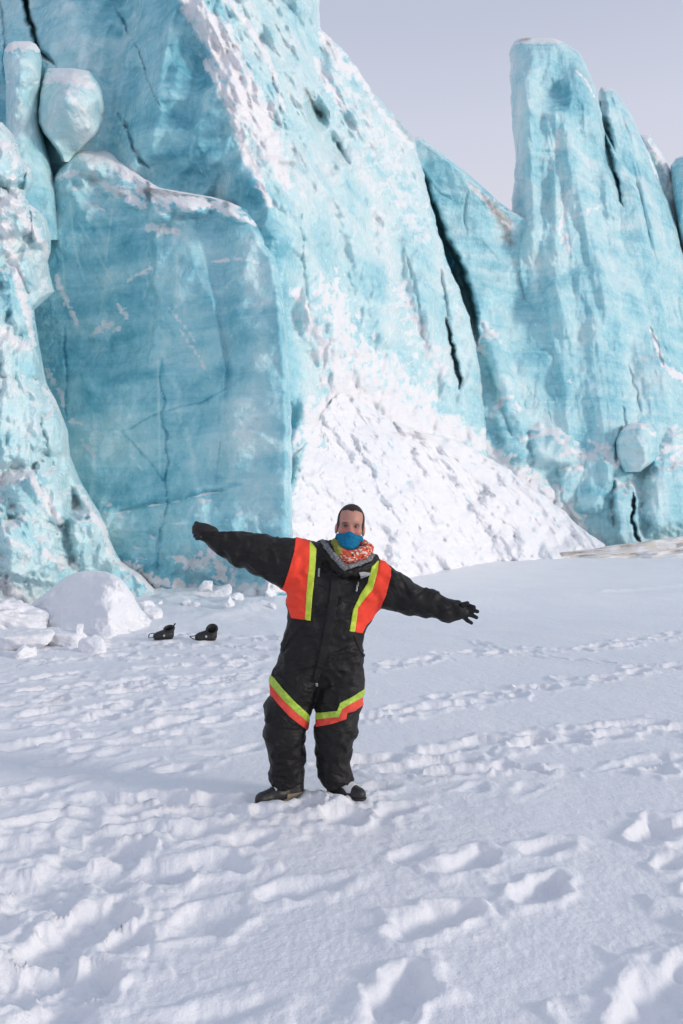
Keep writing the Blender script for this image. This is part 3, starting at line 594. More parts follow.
ice_mass('ice_ridge', [(135, 640, 650), (142, 638, 654), (152, 636, 661), (164, 632, 668), (182, 628, 676), (200, 626, 690), (240, 620, 740), (400, 615, 800), (640, 615, 820)],
         lambda x, y: _h(x, y) + rough(x, y, .9, 91), lambda x, y: dict(tint=.66 + .1 * fb(x, y, 20, 16), snow=.95 * stroke(x, y, [(644, 137), (656, 152), (668, 172), (678, 205)], [5, 8, 9, 8], .7, 136, 7), dirt_shade=.4 * stroke(x, y, [(650, 150), (672, 190)], 4, 1.2, 137, 4)),
         'snow-topped broken ice ridge behind the leaning serac', 'ice ridge', R=7, Rm=2, back=5, step=1.4, topR=6)
_i = rbf([(672, 165, 50), (690, 170, 49.4), (676, 220, 49.6), (760, 200, 50), (680, 300, 50), (800, 300, 51), (700, 640, 49), (820, 640, 51)])
ice_mass('ice_spur', [(150, 700, 740), (158, 676, 770), (166, 670, 790), (200, 673, 800), (230, 678, 806), (300, 690, 810), (420, 706, 820), (640, 716, 830)],
         lambda x, y: _i(x, y) + rough(x, y, .8, 95), lambda x, y: dict(tint=.30 + .1 * fb(x, y, 20, 17), snow=.5 * stroke(x, y, [(672, 166), (690, 162)], 3, .8, 138, 4)),
         'dark blue ice spur cut off by the right edge of the photo', 'ice spur', R=7, Rm=2, back=5, step=1.4, topR=6)
# ---- rounded lump lodged at the tower's foot
_j = rbf([(618, 430, 38.9), (640, 424, 38.4), (658, 436, 38.9), (640, 446, 37.4), (616, 460, 38.4), (655, 455, 38.2), (626, 474, 38.2), (640, 468, 37.7)])
ice_mass('ice_lump', [(423, 632, 646), (426, 626, 652), (432, 620, 656), (442, 616, 659), (452, 616, 659), (460, 618, 656), (466, 620, 648), (472, 624, 640)],
         lambda x, y: _j(x, y) + rough(x, y, .5, 97) + .45 * chisel(x / 18, y / 20, 98, 3, .5), lambda x, y: dict(tint=.62 + .1 * fb(x, y, 12, 18), snow=.7 * stroke(x, y, [(622, 430), (640, 424), (656, 436)], 4, .8, 139, 5)),
         "rounded ice lump lodged low at the tower's foot", 'ice lump', R=5, Rm=.8, back=1.5, step=.9, topR=7, warp=1.8)

# ================================================================== SNOW AT THE FOOT OF THE ICE
_a = rbf([(342, 392, 26.9), (318, 430, 24.6), (300, 450, 22.7), (290, 500, 20.5), (276, 560, 19.5), (268, 620, 19.2), (318, 480, 23.0), (400, 428, 29.6), (440, 438, 32.4), (470, 446, 34.4), (520, 478, 36.6), (560, 510, 37.2), (606, 548, 37.4),
          (340, 480, 24.6), (340, 600, 23.6), (420, 500, 29.4), (420, 590, 28.4), (500, 530, 34.2), (500, 600, 32.5), (620, 600, 36)])
def apron_depth(x, y):
    u = x * .80 - y * .60; v = x * .60 + y * .80
    st = fbm(u / 9, v / 30, octv=4, seed=141)
    cl = np.clip(fbm(x / 9 + v / 40, y / 8, octv=4, seed=143) - .12, 0, 1)
    ch = chisel(x / 20 + .3, y / 17, 149, 4, .6)
    return _a(x, y) - 1.5 * fbm(u / 40, v / 60, octv=3, seed=142) - .34 * st - .40 * cl - .50 * ch * (.5 + .5 * sstep(fbm(x / 50, y / 50, octv=2, seed=150), -.3, .3))
def apron_surf(x, y):
    u = x * .80 - y * .60; v = x * .60 + y * .80
    sp = sstep(fbm(u / 8, v / 13, octv=3, seed=145), .14, .42) * .62 * (.75 + .6 * fbm(x / 40, y / 40, octv=2, seed=148))
    edge = 1.0 * stroke(x, y, [(312, 430), (294, 470), (284, 520), (276, 570)], [5, 9, 12, 10], 1.1, 146, 8) + .5 * stroke(x, y, [(345, 395), (400, 425), (470, 445), (530, 485), (600, 546)], [8, 9, 8, 9, 6], .9, 147, 8)
    return dict(ice=np.maximum(sp, np.clip(edge, 0, 1) * .8))
ice_mass('snow_slope', [(393, 338, 344), (400, 333, 358), (412, 322, 380), (424, 315, 402), (432, 309, 424), (440, 304, 456), (448, 300, 474), (462, 295, 496), (478, 291, 520), (494, 287, 541), (510, 283, 561), (526, 279, 580), (545, 275, 604), (570, 270, 622), (630, 262, 640)],
         apron_depth, apron_surf, None, None, mat=APRON, R=7, Rm=.35, back=4, step=1.2, topR=6, kind='structure', warp=8)
_k = rbf([(480, 562, 34), (520, 556, 35), (540, 552, 35.6), (600, 545, 36.4), (683, 538, 37), (800, 535, 38), (600, 566, 34.6), (683, 564, 35), (800, 562, 36), (480, 600, 33.5), (600, 610, 34), (800, 610, 35)])
def ridge_depth(x, y):
    return _k(x, y) - .5 * fbm(x / 34, y / 9, octv=4, seed=151) + .35 * np.abs(noise(x / 26 + y / 18, y / 7, seed=152)) - .25 * facets(x / 22, y / 9, 153)

ice_mass('snow_ridge', [(534, 700, 720), (538, 668, 800), (542, 640, 860), (546, 606, 880), (549, 592, 890), (552, 560, 900), (556, 520, 910), (561, 486, 910), (568, 466, 910), (600, 440, 910)],
         ridge_depth, lambda x, y: {}, None, None, mat=RIDGE, R=6, Rm=.7, back=3, step=1.2, topR=5, kind='structure', warp=2)

# ---- big snow lump with a shaded flat flank
_m = rbf([(28, 612, 14.2), (62, 580, 14.1), (95, 571, 13.9), (120, 585, 13.35), (112, 610, 13.1), (112, 640, 12.9), (60, 625, 13.5), (26, 640, 13.9), (132, 590, 13.9), (146, 615, 14.5), (140, 640, 13.9), (165, 645, 15.0)])
ice_mass('snow_lump', [(570.5, 86, 99), (572, 78, 108), (575, 70, 115), (580, 61, 122), (586, 54, 127), (594, 44, 132), (602, 33, 137), (608, 27, 141), (616, 26, 147), (624, 30, 155), (632, 30, 166), (645, 28, 176)],
         lambda x, y: _m(x, y) - .16 * fbm(x / 24, y / 20, octv=5, seed=161) - .16 * chisel(x / 26, y / 22, 163, 3, .5) - (.16 * np.clip(fbm(x / 9, y / 8, octv=4, seed=162), -.1, 1) + .08 * chisel(x / 9, y / 8, 164, 3)) * sstep(x, 112, 126), lambda x, y: {},
         'big rounded lump of snow with a flat grey side, left of both boots', 'snow lump', mat=DRIFT, R=8, Rm=.4, back=1.4, step=.8, topR=7, warp=2.6)

# ---- broken slabs and chunks lying on the snow at the left
def chunk(name, px, py, D, size, rotz, seed, label, cat, tilt=(0, 0), mat=None, group=None, cuts=40, sink=.12):
    import bmesh
    rng = np.random.default_rng(seed)
    n = cuts
    g = np.linspace(-1, 1, n)
    faces_v = []; faces = []; base = 0
    V = []
    for ax in range(3):
        for sg in (-1, 1):
            a, b = np.meshgrid(g, g, indexing='ij')
            P = np.zeros((n, n, 3)); P[..., ax] = sg; P[..., (ax + 1) % 3] = a; P[..., (ax + 2) % 3] = b
            V.append(P.reshape(-1, 3))
            i = np.arange(n * n).reshape(n, n) + base
            q = np.stack([i[:-1, :-1], i[1:, :-1], i[1:, 1:], i[:-1, 1:]], -1).reshape(-1, 4)
            faces.append(q if sg > 0 else q[:, ::-1]); base += n * n
    V = np.concatenate(V); faces = np.concatenate(faces)
    r = (np.abs(V) ** 7).sum(1, keepdims=True) ** (1 / 7); V = V / r
    for j in range(9):                                   # random clean breaks
        nrm = rng.normal(size=3); nrm /= np.linalg.norm(nrm); off = .72 + .25 * rng.random()
        e = np.maximum(V @ nrm - off, 0); V = V - e[:, None] * nrm * .92
    V = V * (np.array(size) / 2)
    dn = fbm(V[:, 0] * 5 + seed, V[:, 1] * 5, V[:, 2] * 5, octv=5, seed=seed, gain=.6) * min(size) * .24 - np.clip(fbm(V[:, 0] * 3 + seed, V[:, 1] * 3, V[:, 2] * 3 + 5, octv=3, seed=seed + 1), 0, 1) * min(size) * .3
    V = V + dn[:, None] * V / (np.linalg.norm(V, axis=1, keepdims=True) + 1e-6)
    o = mesh_obj(name, V, faces, mat or DRIFT)
    import bmesh as _bm
    b = _bm.new(); b.from_mesh(o.data); _bm.ops.remove_doubles(b, verts=b.verts, dist=1e-4); _bm.ops.recalc_face_normals(b, faces=b.faces); b.to_mesh(o.data); b.free()
    p = at(px, py, D)
    o.location = (p[0], D, p[2]); o.rotation_euler = (tilt[0], tilt[1], rotz)
    return tag(o, label, cat, group)

# ================================================================== THE GROUND
def seg_dist(x, y, a, b):
    d = b - a; t = np.clip(((x - a[0]) * d[0] + (y - a[1]) * d[1]) / (d @ d + 1e-9), 0, 1)
    return np.hypot(x - a[0] - t * d[0], y - a[1] - t * d[1])
PRINTS = []   # world x, y, direction, half length, half width, depth, rim
def print_px(px, py, ang, L, W, d, rim=.5):
    """ang: direction in the ground plane in degrees (0 = right, 90 = away)"""
    p = ground_at(px, py); PRINTS.append((p[0], p[1], math.radians(ang), L * .8, W * .95, d, rim))
_rg = random.Random(11)
def trail(pts, n, L=.20, W=.09, d=.07, rim=.8, spread=.12, hd=None):
    P = [ground_at(*p) for p in pts]
    L_ = np.r_[0, np.cumsum([np.linalg.norm(P[i + 1] - P[i]) for i in range(len(P) - 1)])]
    for i in range(n):
        t = (i + .5 + _rg.uniform(-.25, .25)) / n * L_[-1]
        k = min(np.searchsorted(L_, t), len(P) - 1); k = max(k, 1)
        f = (t - L_[k - 1]) / (L_[k] - L_[k - 1]); q = P[k - 1] * (1 - f) + P[k] * f
        dr = P[k] - P[k - 1]; a = math.atan2(dr[1], dr[0]) if hd is None else math.radians(hd)
        nrm = np.array([-math.sin(a), math.cos(a)]); q = q + nrm * _rg.choice((-1, 1)) * spread * _rg.uniform(.5, 1.3)
        PRINTS.append((q[0], q[1], a + _rg.uniform(-.5, .5), L * _rg.uniform(.55, 1.0), W * _rg.uniform(.8, 1.25), d * _rg.uniform(.6, 1.2), rim))
# single deep prints near the camera
for a in [(468, 866, 40, .24, .11, .10), (415, 858, 30, .18, .08, .06), (546, 850, 25, .22, .09, .08), (540, 892, 42, .24, .09, .11), (430, 926, 32, .26, .12, .11), (398, 1000, 55, .22, .10, .13), (655, 832, 55, .26, .12, .13),
          (672, 862, 45, .14, .07, .07), (664, 1000, 48, .44, .13, .12), (165, 876, 58, .22, .11, .12), (92, 925, 60, .22, .13, .13), (50, 945, 60, .20, .10, .11), (130, 940, 60, .18, .09, .09), (300, 890, 20, .30, .09, .07), (345, 822, 75, .18, .12, .12), (30, 905, 50, .22, .10, .10),
          (20, 985, 45, .30, .14, .12), (60, 1015, 40, .26, .10, .08), (215, 1016, 20, .24, .08, .06), (255, 842, 25, .18, .09, .07), (398, 815, 40, .20, .10, .08), (200, 812, 22, .24, .09, .06), (150, 800, 20, .22, .08, .05), (75, 806, 20, .24, .09, .06), (245, 805, 15, .18, .09, .06),
          (20, 850, 35, .30, .12, .08), (90, 850, 30, .28, .10, .07), (60, 880, 40, .26, .10, .08), (290, 815, 30, .20, .10, .08), (262, 818, 60, .16, .10, .07), (312, 812, 80, .16, .10, .09), (120, 825, 24, .3, .08, .05), (345, 765, 60, .16, .1, .06), (375, 790, 30, .2, .1, .06)]:
    print_px(*a)
# walked lines
trail([(366, 722), (430, 706), (520, 692), (600, 676), (690, 662)], 20, .22, .10, .085)
trail([(372, 716), (450, 700), (540, 684)], 10, .18, .08, .06)
trail([(366, 768), (440, 756), (520, 742), (600, 732), (690, 722)], 22, .24, .11, .085)
trail([(400, 775), (480, 764), (540, 765)], 8, .2, .09, .07)
trail([(380, 668), (440, 655), (520, 650), (600, 648), (690, 632)], 26, .24, .11, .07)
trail([(470, 640), (560, 660), (690, 672)], 12, .3, .06, .045)
trail([(640, 770), (690, 762)], 4, .22, .1, .07); trail([(450, 800), (560, 775), (690, 770)], 5, .22, .07, .03)
trail([(0, 660), (120, 650), (270, 655)], 30, .22, .10, .09, spread=.5); trail([(0, 690), (120, 678), (270, 668)], 30, .22, .10, .09, spread=.5); trail([(0, 715), (120, 700), (262, 685)], 26, .22, .10, .09, spread=.42)
trail([(0, 740), (130, 722), (265, 700)], 20, .22, .10, .08, spread=.32); trail([(40, 760), (130, 745), (200, 735)], 9, .22, .09, .06); trail([(110, 640), (200, 640), (290, 646)], 36, .24, .11, .08, spread=.6)
trail([(130, 775), (200, 758), (262, 752)], 4, .24, .08, .05); trail([(0, 800), (100, 790), (220, 796)], 9, .24, .10, .07, spread=.2); trail([(0, 835), (110, 825), (240, 826)], 11, .24, .10, .07, spread=.25); trail([(0, 870), (110, 856), (230, 850)], 9, .24, .10, .075, spread=.25)
trail([(0, 940), (60, 900), (150, 850)], 7, .22, .11, .09, spread=.2); trail([(0, 1010), (70, 965), (160, 905)], 7, .22, .11, .09, spread=.2); trail([(-60, 760), (-20, 820), (0, 900), (-30, 1000)], 12, .22, .1, .08, spread=.4)
trail([(690, 840), (760, 800), (860, 780)], 8); trail([(700, 740), (900, 700)], 9); trail([(700, 900), (800, 950)], 6)

FEET = [(*ground_at(px_, py_), r_, h_) for px_, py_, r_, h_ in [(254, 806, .07, .015), (274, 810, .09, .02), (292, 810, .07, .012), (306, 799, .08, .05), (322, 803, .09, .055), (344, 806, .10, .05), (366, 801, .08, .045), (318, 812, .10, .05), (246, 798, .08, .03), (376, 794, .09, .03), (300, 816, .1, .04)]]
CRESTS = [(ground_at(528, 599), ground_at(620, 591), .06, .16), (ground_at(600, 592), ground_at(700, 586), .07, .18), (ground_at(360, 612), ground_at(420, 596), .05, .3), (ground_at(180, 607), ground_at(262, 590), .10, .35), (ground_at(215, 622), ground_at(285, 606), .07, .25)]
def ground_h(X, Y, fine=True):
    h = .05 * fbm(X / 3.0, Y / 3.0, octv=3, seed=201) + .015 * fbm(X / .9 + .3 * Y, Y / 1.6, octv=3, seed=202)
    h = h * sstep(np.hypot(X, Y), .5, 2)
    h = h + .62 * sstep(Y, 23, 37) * sstep(X, -3, 5) + .14 * np.exp(-((X + 4.3) / 2.6) ** 2 - ((Y - 20.2) / 2.2) ** 2) + .22 * np.exp(-((X + 2.0) / 2.2) ** 2 - ((Y - 22.5) / 2.4) ** 2) + .22 * np.exp(-((X + 8) / 3) ** 2 - ((Y - 15.3) / 1.2) ** 2)
    base_ = np.exp(-((X + 5.2) / 2.6) ** 2 - ((Y - 18.6) / 1.6) ** 2)
    h = h + base_ * (.04 + .26 * np.clip(fbm(X / .9, Y / .9, octv=4, seed=221), -.2, 1)) + .16 * sstep(Y, 13, 18) * sstep(-Y, -24, -21) * sstep(-X, .5, 2) * fbm(X / 1.3 + Y / 3, Y / 1.5, octv=4, seed=222, ridged=True)
    # long low drift in the middle distance, behind the figure
    c, s = math.cos(.35), math.sin(.35); u = (X - 3) * c + (Y - 19) * s; v = -(X - 3) * s + (Y - 19) * c
    h = h + .26 * np.exp(-(v / 1.5) ** 2 - (u / 5) ** 2)
    churn = sstep(-X, -.6, 1.6) * sstep(Y, 4.8, 7.5) * sstep(-Y, -17, -13)
    near = sstep(-X, -.3, 1.2) * sstep(Y, 2.2, 3) * sstep(-Y, -5.2, -4.2)
    cm = sstep(fbm(X / 1.7 + .4 * Y, Y / 3.2, octv=2, seed=231), -.25, .25)
    h = h + churn * cm * (.034 * fbm(X / .5 - Y * .2, Y / 1.2, octv=4, seed=203) + .045 * np.abs(fbm(X / .33, Y / .6, octv=4, seed=204)) + .03 * chisel(X / .3, Y / .45, 232, 3)) + near * sstep(fbm(X / 1.1, Y / 1.3, octv=2, seed=233), -.2, .3) * (.03 * fbm(X / .35, Y / .4, octv=4, seed=205) + .012 * fbm(X / .2 + Y, Y / .5, octv=3, seed=206, ridged=True))
    foot = np.exp(-((X + .2) / .8) ** 2 - ((Y - 4.75) / .42) ** 2)
    h = h + foot * (.055 * fbm(X / .2, Y / .2, octv=3, seed=207) + .02)
    rim_all = np.zeros_like(h); pit = np.zeros_like(h)
    for i, (x0, y0, a, L, W, d, rim) in enumerate(PRINTS):
        R = 2.4 * max(L, W)
        m = (np.abs(X - x0) < R) & (np.abs(Y - y0) < R)
        if not m.any(): continue
        dx, dy = X[m] - x0, Y[m] - y0
        wob = 1 + .45 * noise(dx * 6 + i, dy * 6 + i * 1.7, seed=209) + .25 * noise(dx * 11 + i, dy * 11 + i * 1.7, seed=208)
        ca, sa = math.cos(a), math.sin(a)
        u = (dx * ca + dy * sa) / L; v = (-dx * sa + dy * ca) / W
        r = np.sqrt(u * u + v * v) * wob
        d = d * .54; pit[m] = np.maximum(pit[m], d * (1 - sstep(r, .45, 1.05)) * (1 + .25 * u))
        rr = d * rim * .75 * np.exp(-((r - 1.25) / .33) ** 2) * (.6 + .8 * np.clip(noise(dx * 9 + i * 3, dy * 9, seed=210) + .3, 0, 1.3))
        rim_all[m] = np.maximum(rim_all[m], rr)
    calm = np.exp(-((X + .18) / .32) ** 2 - ((Y - 5.0) / .16) ** 2); h = h * (1 - calm); pit = pit * (1 - calm)
    h = h - pit + rim_all * (pit < .01) + rim_all * (pit >= .01) * .4
    for fx_, fy_, fr_, fh_ in FEET:
        q = np.hypot(X - fx_, Y - fy_) / fr_
        h = h + np.where(q < 3, fh_ * np.exp(-q * q) * (.75 + .5 * noise(X / .05, Y / .05, seed=234)), 0)
    for (a_, b_, hh, ww) in CRESTS:
        dd = seg_dist(X, Y, a_, b_); h = h + hh * np.exp(-(dd / ww) ** 2) * (.7 + .5 * noise(X / .5, Y / .5, seed=235))
    tr = np.clip((pit + rim_all) / .05, 0, 1)
    if fine:
        h = h + tr * (.016 * fbm(X / .15, Y / .17, octv=3, seed=211, gain=.55) + .018 * sstep(-Y, -4.6, -3.2) * fbm(X / .06, Y / .06, octv=2, seed=213)) + .005 * fbm(X / .12, Y / .12, octv=3, seed=212) + .0035 * sstep(-Y, -5.5, -3.5) * fbm(X / .035, Y / .045, octv=2, seed=214)
    return h
r1 = [1.3]
while r1[-1] < 75: r1.append(r1[-1] * (1.0042 if r1[-1] < 16 else 1.009))
while r1[-1] < 4000: r1.append(r1[-1] * 1.25)
rr_ = np.array([.25, .5, .75, 1.0] + r1)
th = np.r_[np.linspace(-math.pi, -.60, 60)[:-1], np.linspace(-.60, .60, 760), np.linspace(.60, math.pi, 60)[1:-1]]
RR, TH = np.meshgrid(rr_, th, indexing='ij')
GX, GY = RR * np.sin(TH), RR * np.cos(TH)
GZ = ground_h(GX, GY)
GV = np.stack([GX, GY, GZ], -1).reshape(-1, 3)
nr, nt = RR.shape
gi = np.arange(nr * nt).reshape(nr, nt); gn = np.roll(gi, -1, 1)
gq = np.stack([gi[:-1], gi[1:], gn[1:], gn[:-1]], -1).reshape(-1, 4)[:, ::-1]
cid = len(GV); GV = np.vstack([GV, [0, 0, GZ[0].mean()]])
gf = gq.tolist() + [[cid, int(gn[0, j]), int(gi[0, j])] for j in range(nt)]
tag(mesh_obj('snow_ground', GV, gf, SNOWM), kind='structure')

def gz(x, y): return float(ground_h(np.array([x]), np.array([y]), False)[0])
def on_ground(px, py, lift=0.0, it=6):
    z = 0.0
    for _ in range(it):
        p = ground_at(px, py, z); z = gz(p[0], p[1])
    return p[0], p[1], z + lift

def ground_chunk(name, px, py, size, rotz, seed, label, cat, tilt=(0, 0), lift=.3, **kw):
    x, y, z = on_ground(px, py)
    o = chunk(name, px, py, 10, size, rotz, seed, label, cat, tilt, **kw)
    o.location = (x, y, z + size[2] * lift); return o
ground_chunk('snow_slab', 20, 648, (.95, .70, .30), .15, 5, 'flat grey slab of snow at the left edge, half buried', 'snow slab', (.10, -.04), group='broken slabs beside the snow lump')
ground_chunk('snow_slab', 62, 648, (.75, .55, .26), -.1, 8, 'low flat slab of snow beside the small upright chunk', 'snow slab', (.06, .05), group='broken slabs beside the snow lump')
ground_chunk('snow_chunk', 79, 645, (.11, .12, .34), .4, 9, 'small narrow chunk of snow standing upright in front of the big lump', 'snow chunk', (.05, .12), lift=.42)
ground_chunk('snow_heap', 4, 632, (1.5, .9, .75), .2, 14, 'white heap of snow at the left edge behind the flat slab', 'snow heap', (0, .1), lift=.22)

# rubble fallen along the foot of the wall
protos = [ground_chunk('snow_block', 138, 626, (.42, .34, .30), .3, 31, 'rough lump of fallen snow among the rubble along the foot of the ice', 'snow block', (.1, .2), lift=.22, group='fallen rubble along the foot of the ice', cuts=24)]
for sd, (px_, py_), sz in ((32, (154, 617), (.36, .3, .26)), (33, (128, 627), (.30, .26, .2))):
    protos.append(ground_chunk('snow_block', px_, py_, sz, .7, sd, 'rough lump of fallen snow among the rubble along the foot of the ice', 'snow block', (.2, .1), lift=.22, group='fallen rubble along the foot of the ice', cuts=24))
_rr = random.Random(5)
for i, (px_, py_) in enumerate([(146, 606), (158, 602), (186, 600), (196, 606), (206, 597), (222, 594), (236, 598), (250, 592), (266, 590), (278, 594), (288, 588), (18, 622), (32, 618), (8, 626), (112, 634), (24, 657), (94, 652), (104, 646), (272, 604), (228, 606)]):
    o = protos[i % 3].copy(); COL.objects.link(o)
    x_, y_, z_ = on_ground(px_, py_); k_ = _rr.uniform(.45, 1.25) * (1.35 if py_ < 600 else 1)
    o.location = (x_, y_, z_ + .05 * k_); o.rotation_euler = (_rr.uniform(-.6, .6), _rr.uniform(-.6, .6), _rr.uniform(0, 6.3)); o.scale = (k_, k_ * _rr.uniform(.7, 1.1), k_ * _rr.uniform(.7, 1.1))

# ================================================================== THE PERSON AND THE BOOTS
def lerp_cone(P, a, b, ra, rb, ys=1.0):
    a = np.array(a, np.float32); b = np.array(b, np.float32)
    d = b - a; l2 = float(d @ d) + 1e-12
    t = np.clip(((P[0] - a[0]) * d[0] + (P[1] - a[1]) * d[1] + (P[2] - a[2]) * d[2]) / l2, 0, 1)
    return np.sqrt((P[0] - a[0] - t * d[0]) ** 2 + ((P[1] - a[1] - t * d[1]) * ys) ** 2 + (P[2] - a[2] - t * d[2]) ** 2) - (ra + (rb - ra) * t)
def ellip(P, c, r):
    k0 = np.sqrt(((P[0] - c[0]) / r[0]) ** 2 + ((P[1] - c[1]) / r[1]) ** 2 + ((P[2] - c[2]) / r[2]) ** 2)
    return (k0 - 1) * min(r)
def smin(a, b, k):
    h = np.clip(.5 + .5 * (b - a) / k, 0, 1)
    return b + (a - b) * h - k * h * (1 - h)
def smax(a, b, k): return -smin(-a, -b, k)
def chain(P, pts, k=.03):
    """pts: (x, y, z, r) joints"""
    d = None
    for p, q in zip(pts[:-1], pts[1:]):
        e = lerp_cone(P, p[:3], q[:3], p[3], q[3])
        d = e if d is None else smin(d, e, k)
    return d
def surface_nets(fn, lo, hi, h):
    ax = [np.arange(l, u + h, h, dtype=np.float32) for l, u in zip(lo, hi)]
    P = np.meshgrid(*ax, indexing='ij')
    f = fn(P).astype(np.float32)
    s = f < 0
    nx, ny, nz = f.shape
    acc = np.zeros((nx - 1, ny - 1, nz - 1, 3), np.float32); cnt = np.zeros((nx - 1, ny - 1, nz - 1), np.float32)
    def sl(o, ext): return tuple(slice(o[i], o[i] + ext[i]) for i in range(3))
    ext = (nx - 1, ny - 1, nz - 1)
    for axis in range(3):
        others = [i for i in range(3) if i != axis]
        for a in (0, 1):
            for b in (0, 1):
                o = [0, 0, 0]; o[others[0]] = a; o[others[1]] = b
                o2 = list(o); o2[axis] = 1
                fa, fb_ = f[sl(o, ext)], f[sl(o2, ext)]
                m = (fa < 0) != (fb_ < 0)
                t = np.where(m, fa / np.where(m, fa - fb_, 1), 0)
                for c in range(3):
                    if c == axis: acc[..., c] += np.where(m, t, 0)
                    else: acc[..., c] += np.where(m, o[c], 0)
                cnt += m
    act = cnt > 0
    idx = -np.ones(act.shape, np.int64); idx[act] = np.arange(act.sum())
    ijk = np.argwhere(act)
    V = (ijk + acc[act] / cnt[act][:, None]) * h + np.array([ax[0][0], ax[1][0], ax[2][0]])
    quads = []
    for axis in range(3):
        u, v = (axis + 1) % 3, (axis + 2) % 3
        e0 = [slice(1, -1)] * 3; e0[axis] = slice(0, -1)
        e1 = [slice(1, -1)] * 3; e1[axis] = slice(1, None)
        a, b = s[tuple(e0)], s[tuple(e1)]
        for flip, m in ((False, a & ~b), (True, ~a & b)):
            w = np.argwhere(m)
            if not len(w): continue
            w = w.copy(); w[:, u] += 1; w[:, v] += 1
            def g(du, dv):
                k = w.copy(); k[:, u] -= du; k[:, v] -= dv
                return idx[k[:, 0], k[:, 1], k[:, 2]]
            q = np.stack([g(1, 1), g(0, 1), g(0, 0), g(1, 0)], 1)
            quads.append(q[:, ::-1] if flip else q)
    return V, np.concatenate(quads)
def vnormals(V, Q):
    n = np.zeros_like(V)
    fn = np.cross(V[Q[:, 2]] - V[Q[:, 0]], V[Q[:, 3]] - V[Q[:, 1]])
    for i in range(4): np.add.at(n, Q[:, i], fn)
    return n / (np.linalg.norm(n, axis=1, keepdims=True) + 1e-12)
def poly_sd(x, y, pts):
    """positive inside a polygon"""
    pts = np.array(pts, float); d = np.full(x.shape, 1e9); ins = np.zeros(x.shape, bool)
    for a, b in zip(pts, np.roll(pts, -1, 0)):
        e = b - a; t = np.clip(((x - a[0]) * e[0] + (y - a[1]) * e[1]) / (e @ e + 1e-12), 0, 1)
        d = np.minimum(d, np.hypot(x - a[0] - t * e[0], y - a[1] - t * e[1]))
        c = ((a[1] > y) != (b[1] > y)) & (x < (b[0] - a[0]) * (y - a[1]) / (b[1] - a[1] + 1e-12) + a[0])
        ins ^= c
    return np.where(ins, d, -d)
def clip_mesh(V, Q, f, nrm, off):
    """the part of a mesh where the per-vertex field f > 0, cut cleanly along f = 0 and lifted along the normals"""
    T = np.concatenate([Q[:, [0, 1, 2]], Q[:, [0, 2, 3]]])
    T = T[(f[T] > 0).any(1)]
    Vn = V + nrm * off
    out, idm, faces = [], {}, []
    def vid(i):
        if i not in idm: idm[i] = len(out); out.append(Vn[i])
        return idm[i]
    def eid(i, j):
        k = (min(i, j), max(i, j))
        if k not in idm:
            a, b = k; t = f[a] / (f[a] - f[b]); idm[k] = len(out); out.append(Vn[a] + (Vn[b] - Vn[a]) * t)
        return idm[k]
    for tri in T.tolist():
        p = []
        for i, j in zip(tri, tri[1:] + tri[:1]):
            if f[i] > 0: p.append(vid(i))
            if (f[i] > 0) != (f[j] > 0): p.append(eid(i, j))
        if len(p) >= 3: faces.append(p)
    # a rim tucked back under the edge gives the piece its thickness
    ec = {}
    for p in faces:
        for i, j in zip(p, p[1:] + p[:1]): ec[(i, j)] = 1
    inv = {v: k for k, v in idm.items()}
    low = {}
    def lower(i):
        if i not in low:
            k = inv[i]
            if isinstance(k, tuple):
                a, b = k; t = f[a] / (f[a] - f[b]); n = nrm[a] + (nrm[b] - nrm[a]) * t
            else: n = nrm[k]
            low[i] = len(out); out.append(out[i] - n * (off + .004))
        return low[i]
    for (i, j) in list(ec):
        if (j, i) not in ec: faces.append([j, i, lower(i), lower(j)])
    return np.array(out), faces

def fabric_mat():
    k = N('black quilted canvas'); co_ = k.n('ShaderNodeTexCoord').outputs['Object']
    k.l(k.ramp(k.noise(co_, 22, 6, .7), [(.3, (.0055, .005, .005)), (.7, (.012, .0112, .011))]), k.b.inputs['Base Color'])
    k.b.inputs['Roughness'].default_value = .6; k.b.inputs['Specular IOR Level'].default_value = .32
    k.b.inputs['Sheen Weight'].default_value = .02
    b = k.bump(k.noise(k.mapping(co_, (1, 1, 1.5), (0, .5, 0)), 8, 2, .45, .8), .8, .045)
    k.l(k.bump(k.noise(co_, 140, 2), .3, .002, b), k.b.inputs['Normal'])
    return k.m
FABRIC = fabric_mat()
FABRIC2 = plain('black trim', (.013, .0125, .013), .7, .2, 80, .2, .002, .3)
ORANGE = plain('hi-vis orange', (.90, .065, .032), .7, .07, 50, .2, .002, .3)
RED = plain('worn hi-vis orange', (.72, .075, .050), .7, .15, 40, .2, .002, .3)
YELLOW = plain('reflective yellow', (.52, .66, .045), .5, .10, 50, .2, .002, .5)
YELLOW2 = plain('worn reflective yellow', (.40, .58, .06), .5, .25, 60, .2, .002, .5)
BLUE = plain('blue gaiter', (.008, .165, .32), .8, .22, 60, .4, .004, .2)
GLOVE = plain('black glove', (.012, .012, .013), .6, .3, 70, .3, .002, .4)
HAIRM = plain('short dark hair', (.020, .013, .009), .6, .5, 160, .5, .003, .4)
BOOTM = plain('black boot', (.016, .016, .017), .5, .35, 60, .3, .002, .5)
BOOTIN = plain('boot lining', (.010, .010, .010), .9, .3, 60)
TAN = plain('tan rubber sole', (.26, .215, .15), .7, .2, 50, .2, .002)
PALE = plain('pale boot panel', (.55, .56, .58), .6, .2, 60)
GREYM = plain('grey fleece', (.20, .20, .215), .9, .8, 90, .6, .006, .1)
EMB = plain('pale embroidery', (.42, .43, .45), .8, .1, 60)
STEEL = plain('zip metal', (.35, .35, .36), .4, .1, 60, metal=.6)
